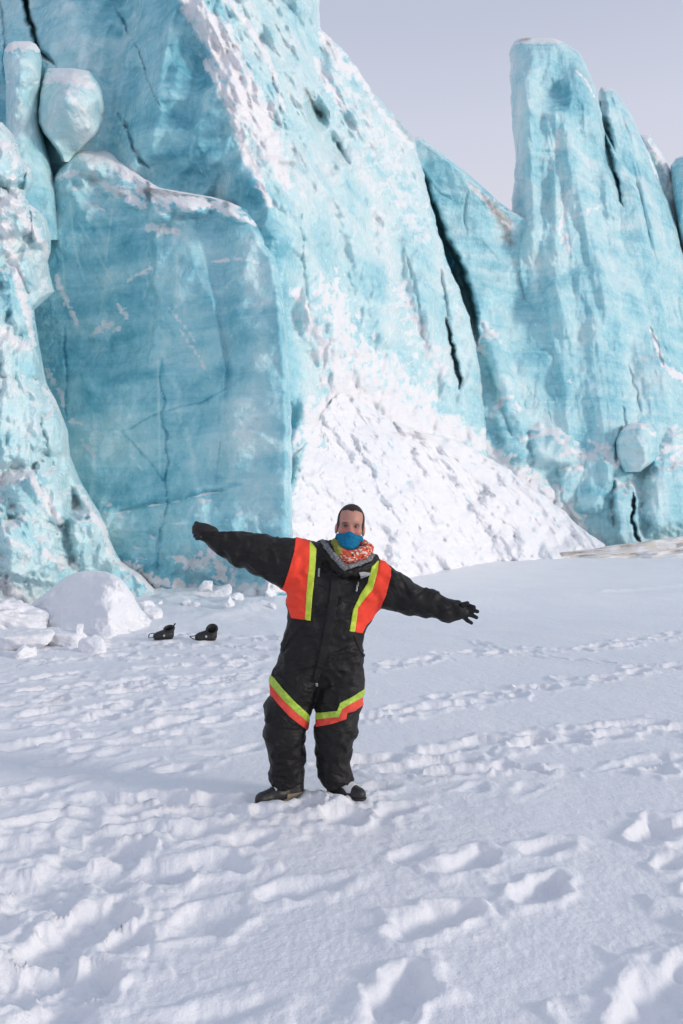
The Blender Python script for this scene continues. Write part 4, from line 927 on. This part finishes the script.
def skin_mat():
    k = N('wind-reddened skin'); co_ = k.n('ShaderNodeTexCoord').outputs['Object']
    red = k.n('ShaderNodeAttribute', attribute_name='red').outputs['Fac']
    c = k.mix(red, (.52, .26, .20), (.55, .165, .13))
    c = k.mix(k.math('MULTIPLY', k.noise(co_, 60, 4), .35), c, (.30, .15, .11))
    dk = k.n('ShaderNodeAttribute', attribute_name='dark').outputs['Fac']
    c = k.mix(dk, c, (.05, .032, .025))
    k.l(c, k.b.inputs['Base Color']); k.b.inputs['Roughness'].default_value = .5
    k.b.inputs['Subsurface Weight'].default_value = .15; k.b.inputs['Subsurface Radius'].default_value = (1, .3, .2); k.b.inputs['Subsurface Scale'].default_value = .01
    return k.m
SKIN = skin_mat()
def scarf_mat():
    k = N('woven patterned scarf'); co_ = k.n('ShaderNodeTexCoord').outputs['Object']
    vo = k.n('ShaderNodeTexVoronoi', i_Scale=75.0); k.l(k.mapping(co_, (1, 1, 1.6), (0, .5, 0)), vo.inputs['Vector'])
    c = k.ramp(vo.outputs['Color'], [(.0, (.62, .10, .055)), (.42, (.68, .16, .09)), (.55, (.72, .62, .52)), (.7, (.60, .12, .07)), (.85, (.10, .04, .04)), (.95, (.66, .55, .40))], 'CONSTANT')
    side = k.n('ShaderNodeAttribute', attribute_name='side').outputs['Fac']
    g = k.ramp(k.noise(co_, 50, 3), [(.35, (.16, .20, .035)), (.6, (.36, .34, .07)), (.7, (.45, .42, .3))])
    k.l(k.mix(side, c, g), k.b.inputs['Base Color']); k.b.inputs['Roughness'].default_value = .9; k.b.inputs['Specular IOR Level'].default_value = .15
    k.l(k.bump(k.noise(co_, 120, 3), .5, .004), k.b.inputs['Normal'])
    return k.m
SCARF = scarf_mat()

PD = 5.0
def J(px, py, dy=0.0, r=None):
    p = at(px, py, PD + dy)
    return (p[0], p[1], p[2]) if r is None else (p[0], p[1], p[2], r)
def project(V):
    x, y, z = V[:, 0], V[:, 1], V[:, 2] - CAMZ
    fw = y * cp + z * sp_; up = -y * sp_ + z * cp
    return CX + F * x / fw, CY - F * up / fw

rx, ry, rz = on_ground(312, 797)
person = empty('person', (rx, ry, rz))
tag(person, 'person in black snowsuit with orange panels standing with arms spread and a blue face gaiter', 'person')
ROOT = np.array([rx, ry, rz])
def put(name, V, Fc, mat, parent=None, attrs=None, label=None):
    o = mesh_obj(name, np.asarray(V) - ROOT, Fc, mat, parent or person, attrs)
    if label: o['label'] = label
    return o

# ---- snowsuit
def suit_fn(P):
    t = chain(P, [J(304, 556, 0, .085), J(309, 585, 0, .125), J(307, 630, -.01, .122), J(303, 655, 0, .135), J(296, 684, .01, .150)])
    t = smin(t, chain(P, [J(379, 577, 0, .090), J(362, 594, 0, .120), J(344, 630, -.01, .118), J(341, 655, 0, .130), J(341, 684, .01, .138)]), .06)
    t = smin(t, chain(P, [J(340, 566, .01, .10), J(330, 610, -.02, .135), J(322, 655, -.02, .13)]), .08)
    t = smin(t, lerp_cone(P, J(318, 556, .02), J(366, 570, .02), .085, .085), .05)
    # sleeves
    t = smin(t, chain(P, [J(304, 563, 0, .125), J(284, 562, .0, .138), J(262, 555, .0, .118), J(242, 548.5, -.01, .102), J(220, 538.5, -.02, .077), J(205, 531, -.03, .054)], .03), .045)
    t = smin(t, chain(P, [J(379, 586, 0, .105), J(392, 590, -.01, .112), J(407, 598, -.02, .093), J(427, 603, -.04, .080), J(446, 609.5, -.06, .066), J(455, 611.5, -.065, .058)], .03), .045)
    # legs
    lg = chain(P, [J(296, 684, .01, .148), J(288, 710, .0, .132), J(284.5, 735, -.02, .119), J(287.5, 758, .0, .100), J(286, 774, .01, .092), J(286, 785, .01, .092)], .03)
    rg = chain(P, [J(340, 684, .01, .137), J(338, 706, .0, .133), J(336, 730, -.03, .119), J(333, 756, .0, .099), J(335, 774, .01, .092), J(339, 783, .01, .093)], .03)
    t = smin(t, smin(lg, rg, .012), .02)
    # collar
    c = chain(P, [J(321, 545, .05, .028), J(325, 552, -.04, .028), J(333, 563, -.11, .026), J(343, 572, -.14, .022)], .02)
    c = smin(c, chain(P, [J(374, 559, .04, .026), J(369, 565, -.06, .026), J(358, 570, -.11, .024), J(346, 573, -.14, .022)], .02), .02)
    c = smin(c, chain(P, [J(321, 545, .05, .028), J(332, 545, .12, .03), J(360, 552, .12, .03), J(374, 559, .04, .026)], .02), .02)
    t = smin(t, c, .025)
    # folds
    x, y, z = P
    arms = sstep(np.abs(x + .13), .22, .36); low = sstep(-z, -.75, -.55)
    d = .005 * fbm(x / .12, y / .12, z / .12, octv=2, seed=301)
    d = d + arms * .012 * (np.abs(noise(x / .09 + z / .12, y / .16, z / .16, seed=306)) - .25) + arms * .013 * noise(x / .055 + .4 * z / .055, y / .16, z / .14, seed=302) + low * (.010 * noise(x / .16, y / .16, z / .07 + .9 * x / .1, seed=303) + .013 * (np.abs(noise(x / .11 + z / .2, y / .13, z / .10 - x / .14, seed=305)) - .25)) + (1 - arms) * (1 - low) * .012 * (.25 - np.abs(noise(x / .13 - z / .16, y / .14, z / .12, seed=307))) + (1 - arms) * (1 - low) * .009 * noise(x / .09 + z / .2, y / .13, z / .07 - x / .15, seed=304)
    d = d - .016 * np.clip(1 - np.abs(noise(x / .10 + z / .35, y / .2, z / .085 - x / .4, seed=309)) * 5, 0, 1) * (.5 + .5 * noise(x / .3, y / .3, z / .3, seed=310))
    # cuffs gathered, waist seam
    d = d + .010 * np.exp(-((z - J(0, 664)[2] - .25 * (x + .15)) / .010) ** 2) * (1 - arms)
    zc = J(0, 784)[2] + .02 * np.sin(x * 23)
    return smax(t + d, zc - z, .012)
lo = np.array(J(190, 800, -.32)); hi = np.array(J(470, 510, .30)); lo[1], hi[1] = PD - .33, PD + .30
SV, SQ = surface_nets(suit_fn, (lo[0], lo[1], .01), (hi[0], hi[1], 1.62), .0085)
SN = vnormals(SV, SQ)
suit = put('snowsuit', SV, SQ, FABRIC)
SPX, SPY = project(SV)
back_lim = (PD + .03 - SV[:, 1]) * 160
def patch(name, poly, mat, off=.004, lim=back_lim, label=None):
    f = np.minimum(poly_sd(SPX, SPY, poly), lim) + 1e-5
    V, Fc = clip_mesh(SV, SQ, f, SN, off)
    return put(name, V, Fc, mat, suit, label=label)
patch('orange_panel', [(296, 536), (309.5, 541), (309, 560), (307, 590), (305.2, 620), (291.5, 618), (286, 600), (276, 589), (283, 588), (289, 570), (294, 552)], ORANGE)
patch('orange_panel', [(380.5, 556), (391, 569), (391, 576), (386, 595), (379, 612), (366, 625), (362, 633), (354.7, 632), (358, 608), (365, 598), (373, 589), (378, 570)], ORANGE)
patch('yellow_stripe', [(309.5, 541), (316, 549), (314.5, 575), (312, 600), (310.4, 621), (305.2, 620), (307, 590), (309, 560)], YELLOW, .006)
patch('yellow_stripe', [(378.8, 560), (378, 570), (373, 589), (365, 598), (358, 608), (354.7, 632), (349.4, 631.5), (353, 610), (360, 595), (368, 583), (371.5, 567)], YELLOW, .006)
patch('knee_band', [(262, 671), (273.5, 677), (283, 689), (294, 701), (309, 715), (309, 723), (293, 710), (281, 697), (271, 684.5), (262, 680)], YELLOW2, .005, label='yellow reflective knee band')
patch('knee_band', [(262, 680), (271, 684.5), (281, 697), (293, 710), (309, 723), (309, 731), (304, 728), (290, 717), (278, 704), (269, 692), (262, 688)], RED, .004, label='orange knee band')
patch('knee_band', [(316, 713), (337, 711), (340, 703), (352, 697), (366, 688), (366, 695), (352, 703), (342, 709), (339, 717), (316, 719.5)], YELLOW2, .005, label='yellow reflective knee band')
patch('knee_band', [(316, 719.5), (339, 717), (342, 709), (352, 703), (366, 695), (366, 703), (354, 711), (347, 713), (346, 719), (332, 724), (316, 727)], RED, .004, label='orange knee band')
patch('zip_flap', [(332, 572), (341, 574), (338, 600), (333, 630), (327, 655), (321, 672), (317, 684), (313, 678), (318, 660), (324, 630), (329, 600)], FABRIC2, .008)
patch('pocket_welt', [(302, 622), (304.5, 623), (290, 640), (283, 652), (280.5, 650), (288, 637)], FABRIC2, .005)
patch('pocket_welt', [(353, 635), (355, 634.5), (361, 645), (365.5, 656), (363, 657), (358, 647)], FABRIC2, .005)
patch('pocket_zip', [(318, 568), (320, 568), (319.6, 577), (317.6, 577)], STEEL, .006)
patch('pocket_zip', [(357.5, 582), (359.2, 582.5), (357, 592), (355.5, 591.5)], STEEL, .006)
patch('zip_pull', [(315.2, 682.5), (317.6, 682.5), (317.6, 686), (315.2, 686)], STEEL, .012)
emb = patch('chest_emblem', [(358.5, 572.5), (364, 571.8), (370.5, 573), (370.2, 575.2), (364, 577.6), (360.8, 578.8), (360.3, 575.5)], EMB, .007)
# ---- head, neck and the top of the chest, one skin
HX, HY, HZ = J(350.4, 526.5, -.03)
ct, st = math.cos(.10), math.sin(.10)
def hl(P):
    x, z = P[0] - HX, P[2] - HZ
    return x * ct - z * st, P[1] - HY, x * st + z * ct
def head_fn(P, inflate=0.0):
    Q = hl(P)
    h = ellip(Q, (0, .018, .040), (.079, .098, .094))
    h = smin(h, ellip(Q, (0, -.012, -.055), (.061, .078, .082)), .05)
    h = smin(h, ellip(Q, (0, -.050, -.100), (.032, .036, .030)), .03)
    for s in (-1, 1):
        h = smin(h, ellip(Q, (s * .040, -.058, -.030), (.028, .026, .026)), .03)
        h = smax(h, -ellip(Q, (s * .033, -.098, .000), (.020, .018, .013)), .016)
        h = smin(h, lerp_cone(Q, (s * .012, -.092, .019), (s * .052, -.074, .018), .011, .009), .014)
        e = smax(ellip(Q, (s * .083, .012, -.020), (.012, .024, .033)), -ellip(Q, (s * .094, .004, -.018), (.007, .013, .020)), .006)
        h = smin(h, e, .008)
    h = smin(h, lerp_cone(Q, (0, -.090, .006), (0, -.108, -.032), .010, .015), .014)
    for s in (-1, 1): h = smin(h, ellip(Q, (s * .014, -.096, -.036), (.010, .012, .009)), .008)
    h = smin(h, lerp_cone(Q, (-.018, -.078, -.070), (.018, -.078, -.070), .010, .010), .012)
    return h
def body_fn(P):
    h = head_fn(P)
    n = lerp_cone(P, J(350, 545, .01), J(347, 566, .03), .056, .062)
    h = smin(h, n, .03)
    return smin(h, ellip(P, J(345, 590, .02), (.15, .085, .10)), .05)
BV, BQ = surface_nets(body_fn, J(318, 608, -.18)[:1] + (PD - .2, J(0, 612)[2]), J(384, 500)[:1] + (PD + .16, J(0, 501)[2]), .0045)
BN = vnormals(BV, BQ)
hq = hl((BV[:, 0], BV[:, 1], BV[:, 2])); QX, QY, QZ = hq
red = np.clip(np.exp(-((np.abs(QX) - .042) / .02) ** 2 - ((QZ + .030) / .022) ** 2) + np.exp(-(QX / .016) ** 2 - ((QZ + .025) / .02) ** 2) + .25 * (np.abs(QX) > .08), 0, 1) * (QY < .03)
dark = np.clip(1.0 * np.exp(-((np.abs(QX) - .034) / .019) ** 2 - ((QZ - .018 - .05 * (.034 - np.abs(QX))) / .0055) ** 2) * (QY < -.05) + .7 * np.exp(-((np.abs(QX) - .033) / .019) ** 2 - ((QZ - .002) / .009) ** 2) * (QY < -.05), 0, 1)  # eyebrows, then the shadow of the eye sockets painted into the skin
body = put('head_and_neck', BV, BQ, SKIN, attrs={'red': red, 'dark': dark})
# hair: cropped, receding at the temples
hl_ = .101 - .010 * np.clip((np.abs(QX) - .02) / .035, 0, 1) + .006 * noise(QX / .006, QY / .02, seed=311) + .008 * np.exp(-(QX / .02) ** 2) * -1
front = QZ - hl_
side = np.minimum(QZ + .012 + .012 * (QY < .02), QY + .040 - .30 * np.clip(QZ, 0, .1))
fh = np.maximum(np.minimum(front, 9), np.minimum(side, 9)); fh = np.where((QY > .055), np.maximum(fh, QZ + .06), fh)
fh = np.where((np.abs(QX) > .0785) & (QZ < .014) & (np.abs(QY - .01) < .035), -.02, fh)
hv, hf = clip_mesh(BV, BQ, fh + 1e-6, BN, .0045); put('hair', hv, hf, HAIRM)
# eyes
EYEM = plain('eye', (.20, .17, .16), .3, .05, 40); IRIS = plain('iris', (.03, .022, .018), .3, .1, 40)  # eye whites darkened to stand in for socket shadow
def ball(c, r, n=16, sq=(1, 1, 1)):
    u, v = np.meshgrid(np.linspace(0, math.pi, n), np.linspace(0, 2 * math.pi, 2 * n + 1)[:-1], indexing='ij')
    V = np.stack([np.sin(u) * np.cos(v) * sq[0], np.sin(u) * np.sin(v) * sq[1], np.cos(u) * sq[2]], -1) * r + np.array(c)
    i = np.arange(u.size).reshape(u.shape); j = np.roll(i, -1, 1)
    return V.reshape(-1, 3), np.stack([i[:-1], i[1:], j[1:], j[:-1]], -1).reshape(-1, 4)
def hw(x, y, z): return (HX + x * ct + z * st, HY + y, HZ - x * st + z * ct)
for s in (-1, 1):
    v, f = ball(hw(s * .033, -.0695, .000), .0125); eye = put('eye', v, f, EYEM, body)
    v, f = ball(hw(s * .033, -.0772, .000), .0064, 10, (1, .9, 1)); put('iris', v, f, IRIS, eye)
# face gaiter, pulled up over mouth and chin
def gait_fn(P):
    Q = hl(P)
    g = np.minimum(head_fn(P), 9) - .012
    g = smin(g, lerp_cone(Q, (0, -.078, -.060), (0, -.070, -.105), .040, .038), .03) + .003 * noise(P[0] / .03 + P[2] / .02, P[1] / .05, P[2] / .03, seed=321) + .0022 * noise(Q[0] / .05, Q[1] / .05, Q[2] / .012 + Q[0] / .05, seed=322)
    top = Q[2] + .050 - .020 * np.exp(-(Q[0] / .030) ** 2) - .10 * np.clip(np.abs(Q[0]) - .05, 0, .05)
    g = smax(g, top, .006)
    g = smax(g, np.abs(Q[0]) - .080 - .35 * np.clip(-.05 - Q[2], -.02, .05), .012)
    g = smax(g, Q[1] - .02 + 0 * Q[0], .01)
    return smax(g, -(Q[2] + .150 - .5 * np.abs(Q[0])), .01)
v, f = surface_nets(gait_fn, (HX - .12, HY - .16, HZ - .19), (HX + .12, HY + .14, HZ), .0045); put('neck_gaiter', v, f, BLUE)
# scarf
def scarf_fn(P):
    pts = [J(337, 545, -.03, .026), J(340, 552, -.10, .032), J(350, 557, -.125, .034), J(362, 553, -.10, .036), J(368, 549, -.03, .032), J(362, 545, .08, .034), J(345, 543, .10, .034), J(336, 543, .04, .028), J(337, 545, -.03, .026)]
    d = chain(P, pts, .02)
    d = smin(d, chain(P, [J(339, 557, -.09, .022), J(346, 562, -.12, .026), J(358, 558, -.11, .026)], .02), .015)
    return d + .006 * noise(P[0] / .03, P[1] / .04, P[2] / .018 + P[0] / .03, seed=331)
v, f = surface_nets(scarf_fn, J(328, 0)[:1] + (PD - .22, J(0, 572)[2]), J(378, 0)[:1] + (PD + .18, J(0, 534)[2]), .005)
spx, spy = project(v)
put('scarf', v, f, SCARF, attrs={'side': 1 - sstep(spx + .3 * (spy - 550), 340, 344)})
# fleece lining showing inside the open collar
def lin_fn(P):
    d = chain(P, [J(322.5, 541.5, .03, .016), J(326, 546, -.06, .017), J(334, 556, -.125, .018), J(342, 565, -.160, .016), J(344.5, 568, -.168, .012)], .012)
    d = smin(d, chain(P, [J(373, 555.5, .02, .015), J(369, 559, -.08, .016), J(360, 563, -.13, .015), J(350, 566.5, -.162, .013), J(344.5, 568.5, -.168, .012)], .012), .01)
    return d + .004 * noise(P[0] / .015, P[1] / .02, P[2] / .015, seed=341)
v, f = surface_nets(lin_fn, J(318, 0)[:1] + (PD - .21, J(0, 576)[2]), J(378, 0)[:1] + (PD + .10, J(0, 536)[2]), .0042); put('collar_lining', v, f, GREYM, suit)

# ---- gloves
def glove(chains, cuff):
    def fn(P):
        d = chain(P, chains[0], .02)
        for c in chains[1:]: d = smin(d, chain(P, c, .006), .009)
        return smin(d, chain(P, cuff, .02), .015)
    A = np.array([p for c in chains + [cuff] for p in c])
    lo, hi = (A[:, :3] - A[:, 3:]).min(0) - .012, (A[:, :3] + A[:, 3:]).max(0) + .012
    v, f = surface_nets(fn, lo, hi, .0035); put('glove', v, f, GLOVE)
glove([[J(455.5, 611, -.065, .036), J(460, 611.5, -.07, .036), J(464, 612, -.075, .034)],
       [J(464.5, 607.5, -.075, .015), J(469.5, 606, -.085, .0135), J(474, 607, -.105, .0115)],
       [J(465.5, 610.5, -.078, .015), J(472, 610, -.09, .0135), J(477.5, 611.5, -.112, .0115)],
       [J(465.5, 614, -.078, .015), J(471.5, 615, -.092, .0135), J(476.5, 617.5, -.112, .0115)],
       [J(463.5, 617, -.075, .0135), J(467.5, 620.5, -.085, .012), J(471.5, 623, -.10, .0105)],
       [J(460, 608, -.085, .016), J(463.5, 604.5, -.115, .0145), J(467.5, 603, -.135, .012)]],
      [J(450, 610, -.06, .044), J(456.5, 611.5, -.065, .044)])
glove([[J(206, 531.5, -.03, .040), J(202, 530, -.03, .038), J(199, 529, -.03, .036)],
       [J(199.5, 525, -.03, .014), J(196.5, 523.5, -.02, .013), J(195.5, 525, .02, .012)],
       [J(198.5, 528, -.035, .0145), J(194.6, 527, -.03, .013), J(193.8, 528.5, .015, .012)],
       [J(198.5, 531.5, -.035, .0145), J(194.4, 531, -.03, .013), J(193.8, 532.5, .012, .012)],
       [J(199, 535, -.03, .013), J(195.6, 535, -.025, .012), J(195, 536.5, .01, .011)],
       [J(203, 535, -.055, .016), J(199.5, 537.5, -.075, .0145), J(197, 538.5, -.07, .012)]],
      [J(211, 534, -.025, .05), J(205.5, 531.5, -.03, .047)])

# ---- boots on the feet
def worn_boot(heel, toe, pale, seed):
    hx, hy, hz = heel; tx, ty, tz = toe
    zb = min(hz, tz) - .030
    mid = ((hx + tx) / 2, (hy + ty) / 2)
    def shape(P):
        d = chain(P, [(hx, hy, zb + .055, .050), (mid[0], mid[1], zb + .056, .048), (tx, ty, zb + .042, .042)], .03)
        d = smin(d, lerp_cone(P, (hx, hy, zb + .06), (hx, hy + .01, zb + .17), .056, .066), .03)
        return d
    def up(P): return smax(shape(P) + .002 * noise(P[0] / .03, P[1] / .03, P[2] / .02, seed=seed), -(P[2] - zb - .026), .008)
    def so(P): return smax(smax(shape(P) - .007, P[2] - zb - .030, .006), -(P[2] - zb + .004) + .002 * np.sin(P[0] * 200), .006)
    lo = (min(hx, tx) - .09, min(hy, ty) - .09, zb - .02); hi = (max(hx, tx) + .09, max(hy, ty) + .10, zb + .26)
    v, f = surface_nets(up, lo, hi, .006); b = put('boot', v, f, BOOTM)
    n = vnormals(v, f)
    v2, f2 = surface_nets(so, lo, hi, .006); put('sole', v2, f2, TAN if not pale else BOOTM, b)
    d = np.array([tx - hx, ty - hy]); Lb = np.linalg.norm(d); d /= Lb
    s_ = (v[:, 0] - hx) * d[0] + (v[:, 1] - hy) * d[1]; l_ = -(v[:, 0] - hx) * d[1] + (v[:, 1] - hy) * d[0]
    if pale:
        fld = np.minimum(np.minimum(s_ - .35 * Lb, .82 * Lb - s_), np.minimum(v[:, 2] - zb - .055, .05 - np.abs(l_ - .0)))
        a, b_ = clip_mesh(v, f, fld + 1e-6, n, .004); put('boot_panel', a, b_, PALE, b)
    else:
        fld = np.minimum(np.minimum(.35 * Lb - s_, s_ + .06), np.minimum(v[:, 2] - zb - .028, zb + .060 - v[:, 2]))
        a, b_ = clip_mesh(v, f, fld + 1e-6, n, .004); put('heel_patch', a, b_, TAN, b)
    for k in range(3):
        c0 = Lb * (.35 + .14 * k)
        fld = np.minimum(.007 - np.abs(s_ - c0), np.minimum(v[:, 2] - zb - .070, .035 - np.abs(l_)))
        if (fld > 0).any():
            a, b_ = clip_mesh(v, f, fld + 1e-6, n, .006); put('lace', a, b_, PALE if not pale else BOOTM, b)
worn_boot(J(294, 795, .02), J(262, 795, -.10), False, 351)
worn_boot(J(336, 791, .03), J(359, 794.5, -.08), True, 352)

# ---- the pair of boots left on the snow
def tube(pts, r, n=8):
    pts = np.array(pts, float); V = []; m = len(pts)
    tg = np.gradient(pts, axis=0); tg /= np.linalg.norm(tg, axis=1, keepdims=True)
    for p, t_ in zip(pts, tg):
        a = np.cross(t_, (0.1, 1, .2)); a /= np.linalg.norm(a); b = np.cross(t_, a)
        an = np.linspace(0, 2 * math.pi, n + 1)[:-1]
        V.append(p + r * (np.cos(an)[:, None] * a + np.sin(an)[:, None] * b))
    i = np.arange(m * n).reshape(m, n); j = np.roll(i, -1, 1)
    f = np.stack([i[:-1], j[:-1], j[1:], i[1:]], -1).reshape(-1, 4).tolist() + [i[0][::-1].tolist(), i[-1].tolist()]
    return np.concatenate(V), f
def curve(pts, n=24):
    pts = np.array(pts, float); P = np.vstack([2 * pts[0] - pts[1], pts, 2 * pts[-1] - pts[-2]]); out = []
    for k in range(len(pts) - 1):
        for t_ in np.linspace(0, 1, n // (len(pts) - 1) + 2)[:-1]:
            a, b, c, d_ = P[k:k + 4]
            out.append(.5 * ((2 * b) + (c - a) * t_ + (2 * a - 5 * b + 4 * c - d_) * t_ ** 2 + (3 * b - a - 3 * c + d_) * t_ ** 3))
    return np.array(out + [pts[-1]])
def loose_boot(px, py, rot, label, strap, tab, sc=1.0, tilt=.5):
    x, y, z = on_ground(px, py)
    r = empty('winter_boot', (x, y, z - .015)); r.rotation_euler = (0, 0, rot)
    tag(r, label, 'boot', 'pair of boots left on the snow')
    def shape(P):
        d = chain(P, [(.055, 0, .085, .082), (-.03, 0, .088, .082), (-.105, 0, .076, .072)], .03)
        return smin(d, lerp_cone(P, (.055, 0, .09), (.070, -.015, .215), .084, .084), .03) + .004 * noise(P[0] / .04, P[1] / .04, P[2] / .03, seed=361)
    def up(P):
        h = smax(shape(P), -(P[2] - .03), .008)
        h = smax(h, P[2] - .215 - .30 * (P[0] - .07) - tilt * P[1], .006)
        return smax(h, -lerp_cone(P, (.06, 0, .12), (.08, -.04, .31), .058, .072), .006)
    def so(P): return smax(smax(shape(P) - .008, P[2] - .034, .006), -P[2], .006)
    v, f = surface_nets(up, (-.22, -.14, -.01), (.2, .13, .34), .006)
    mesh_obj('boot_shaft', v * sc, f, BOOTM, r)
    v2, f2 = surface_nets(so, (-.22, -.14, -.02), (.2, .13, .06), .006); mesh_obj('sole', v2 * sc, f2, BOOTM, r)
    v3, f3 = tube(curve([(.068 + .076 * math.cos(a), -.014 + .076 * math.sin(a), .212 + .023 * math.cos(a) + tilt * (-.014 + .076 * math.sin(a))) for a in np.linspace(0, 2 * math.pi, 17)], 48), .014); mesh_obj('padded_collar', v3 * sc, f3, BOOTM, r)
    v4, f4 = tube(curve(strap), .008); mesh_obj('strap', v4 * sc, f4, BOOTM, r)
    if tab: v5, f5 = tube(curve(tab), .012); mesh_obj('pull_tab', v5 * sc, f5, BOOTM, r)
    v6, f6 = ball((-.03, -.085, .09), .016, 10, (1, .5, 1.3)); mesh_obj('eyelet', v6 * sc, f6, EMB, r)
    for k in range(3):
        xx = -.035 - .03 * k
        v7, f7 = tube(curve([(xx, -.074, .105), (xx - .012, 0, .172 - .008 * k), (xx, .074, .105)], 12), .006); mesh_obj('lace', v7 * sc, f7, BOOTM, r)
    r.scale = (.98, 1.05, .84)
    return r
loose_boot(164.5, 639, .45, 'black winter boot with a looped strap at its toe, nearer the snow lump', [(-.10, -.02, .10), (-.18, -.03, .135), (-.24, -.03, .12), (-.245, -.02, .06), (-.20, -.01, .055), (-.12, 0, .07)], [(.12, .02, .20), (.15, .02, .25), (.17, .01, .29)])
loose_boot(207, 640.5, .35, 'black winter boot with a wide open shaft, closer to the person', [(-.08, -.03, .10), (-.16, -.03, .105), (-.23, -.02, .095), (-.25, -.02, .09), (-.20, -.02, .05), (-.12, -.02, .04)], None, 1.05, .9)

# ================================================================== LIGHT, SKY, CAMERA
SUN_AZ, SUN_EL = math.radians(112), math.radians(15)     # azimuth clockwise from straight ahead
W = bpy.data.worlds.new('World'); SC.world = W; W.use_nodes = True
t = W.node_tree; bg = t.nodes['Background']
sky = t.nodes.new('ShaderNodeTexSky'); sky.sky_type = 'NISHITA'; sky.sun_disc = False
sky.sun_elevation = SUN_EL; sky.sun_rotation = SUN_AZ; sky.air_density = 1.0; sky.dust_density = 3.0; sky.ozone_density = 1.0
hs = t.nodes.new('ShaderNodeHueSaturation'); hs.inputs['Saturation'].default_value = .45; t.links.new(sky.outputs[0], hs.inputs['Color'])
tc = t.nodes.new('ShaderNodeTexCoord'); sx = t.nodes.new('ShaderNodeSeparateXYZ'); t.links.new(tc.outputs['Generated'], sx.inputs[0])
cr = t.nodes.new('ShaderNodeValToRGB'); t.links.new(sx.outputs['Z'], cr.inputs[0])       # thin veil of high cloud, brighter towards the horizon
stops = [(0.0, (.68, .66, .74)), (.36, (.69, .69, .785)), (.45, (.62, .645, .765)), (.54, (.52, .56, .69)), (.75, (.44, .49, .63)), (1.0, (.42, .47, .61))]
while len(cr.color_ramp.elements) < len(stops): cr.color_ramp.elements.new(.5)
for el, (p, c) in zip(cr.color_ramp.elements, stops): el.position = p; el.color = (*c, 1)
vs = t.nodes.new('ShaderNodeVectorMath'); vs.operation = 'SCALE'; vs.inputs[3].default_value = 10.0; t.links.new(cr.outputs[0], vs.inputs[0])
mx = t.nodes.new('ShaderNodeMix'); mx.data_type = 'RGBA'; mx.inputs[0].default_value = .85
t.links.new(hs.outputs[0], mx.inputs[6]); t.links.new(vs.outputs[0], mx.inputs[7])
t.links.new(mx.outputs[2], bg.inputs['Color']); bg.inputs['Strength'].default_value = .107
L = bpy.data.lights.new('sun', 'SUN'); L.energy = 1.5; L.angle = math.radians(10); L.color = (1, .90, .80)
lo = bpy.data.objects.new('sun', L); COL.objects.link(lo)
d = Vector((math.sin(SUN_AZ) * math.cos(SUN_EL), math.cos(SUN_AZ) * math.cos(SUN_EL), math.sin(SUN_EL)))
lo.rotation_euler = d.to_track_quat('Z', 'Y').to_euler(); lo.location = (30, -10, 20)
cam = bpy.data.cameras.new('camera'); co = bpy.data.objects.new('camera', cam); COL.objects.link(co); SC.camera = co
cam.sensor_fit = 'VERTICAL'; cam.sensor_height = 24; cam.sensor_width = 16; cam.lens = 24 * F / 1024; cam.clip_start = .05; cam.clip_end = 9000
co.location = (0, 0, CAMZ); co.rotation_euler = (math.pi / 2 + PITCH, 0, 0)
SC.render.resolution_x, SC.render.resolution_y = 683, 1024
SC.view_settings.view_transform = 'Standard'; SC.view_settings.look = 'None'; SC.view_settings.exposure = 0.07; SC.view_settings.gamma = 1
SC.cycles.use_denoising = True
SC.cycles.max_bounces = 6; SC.cycles.adaptive_threshold = .025
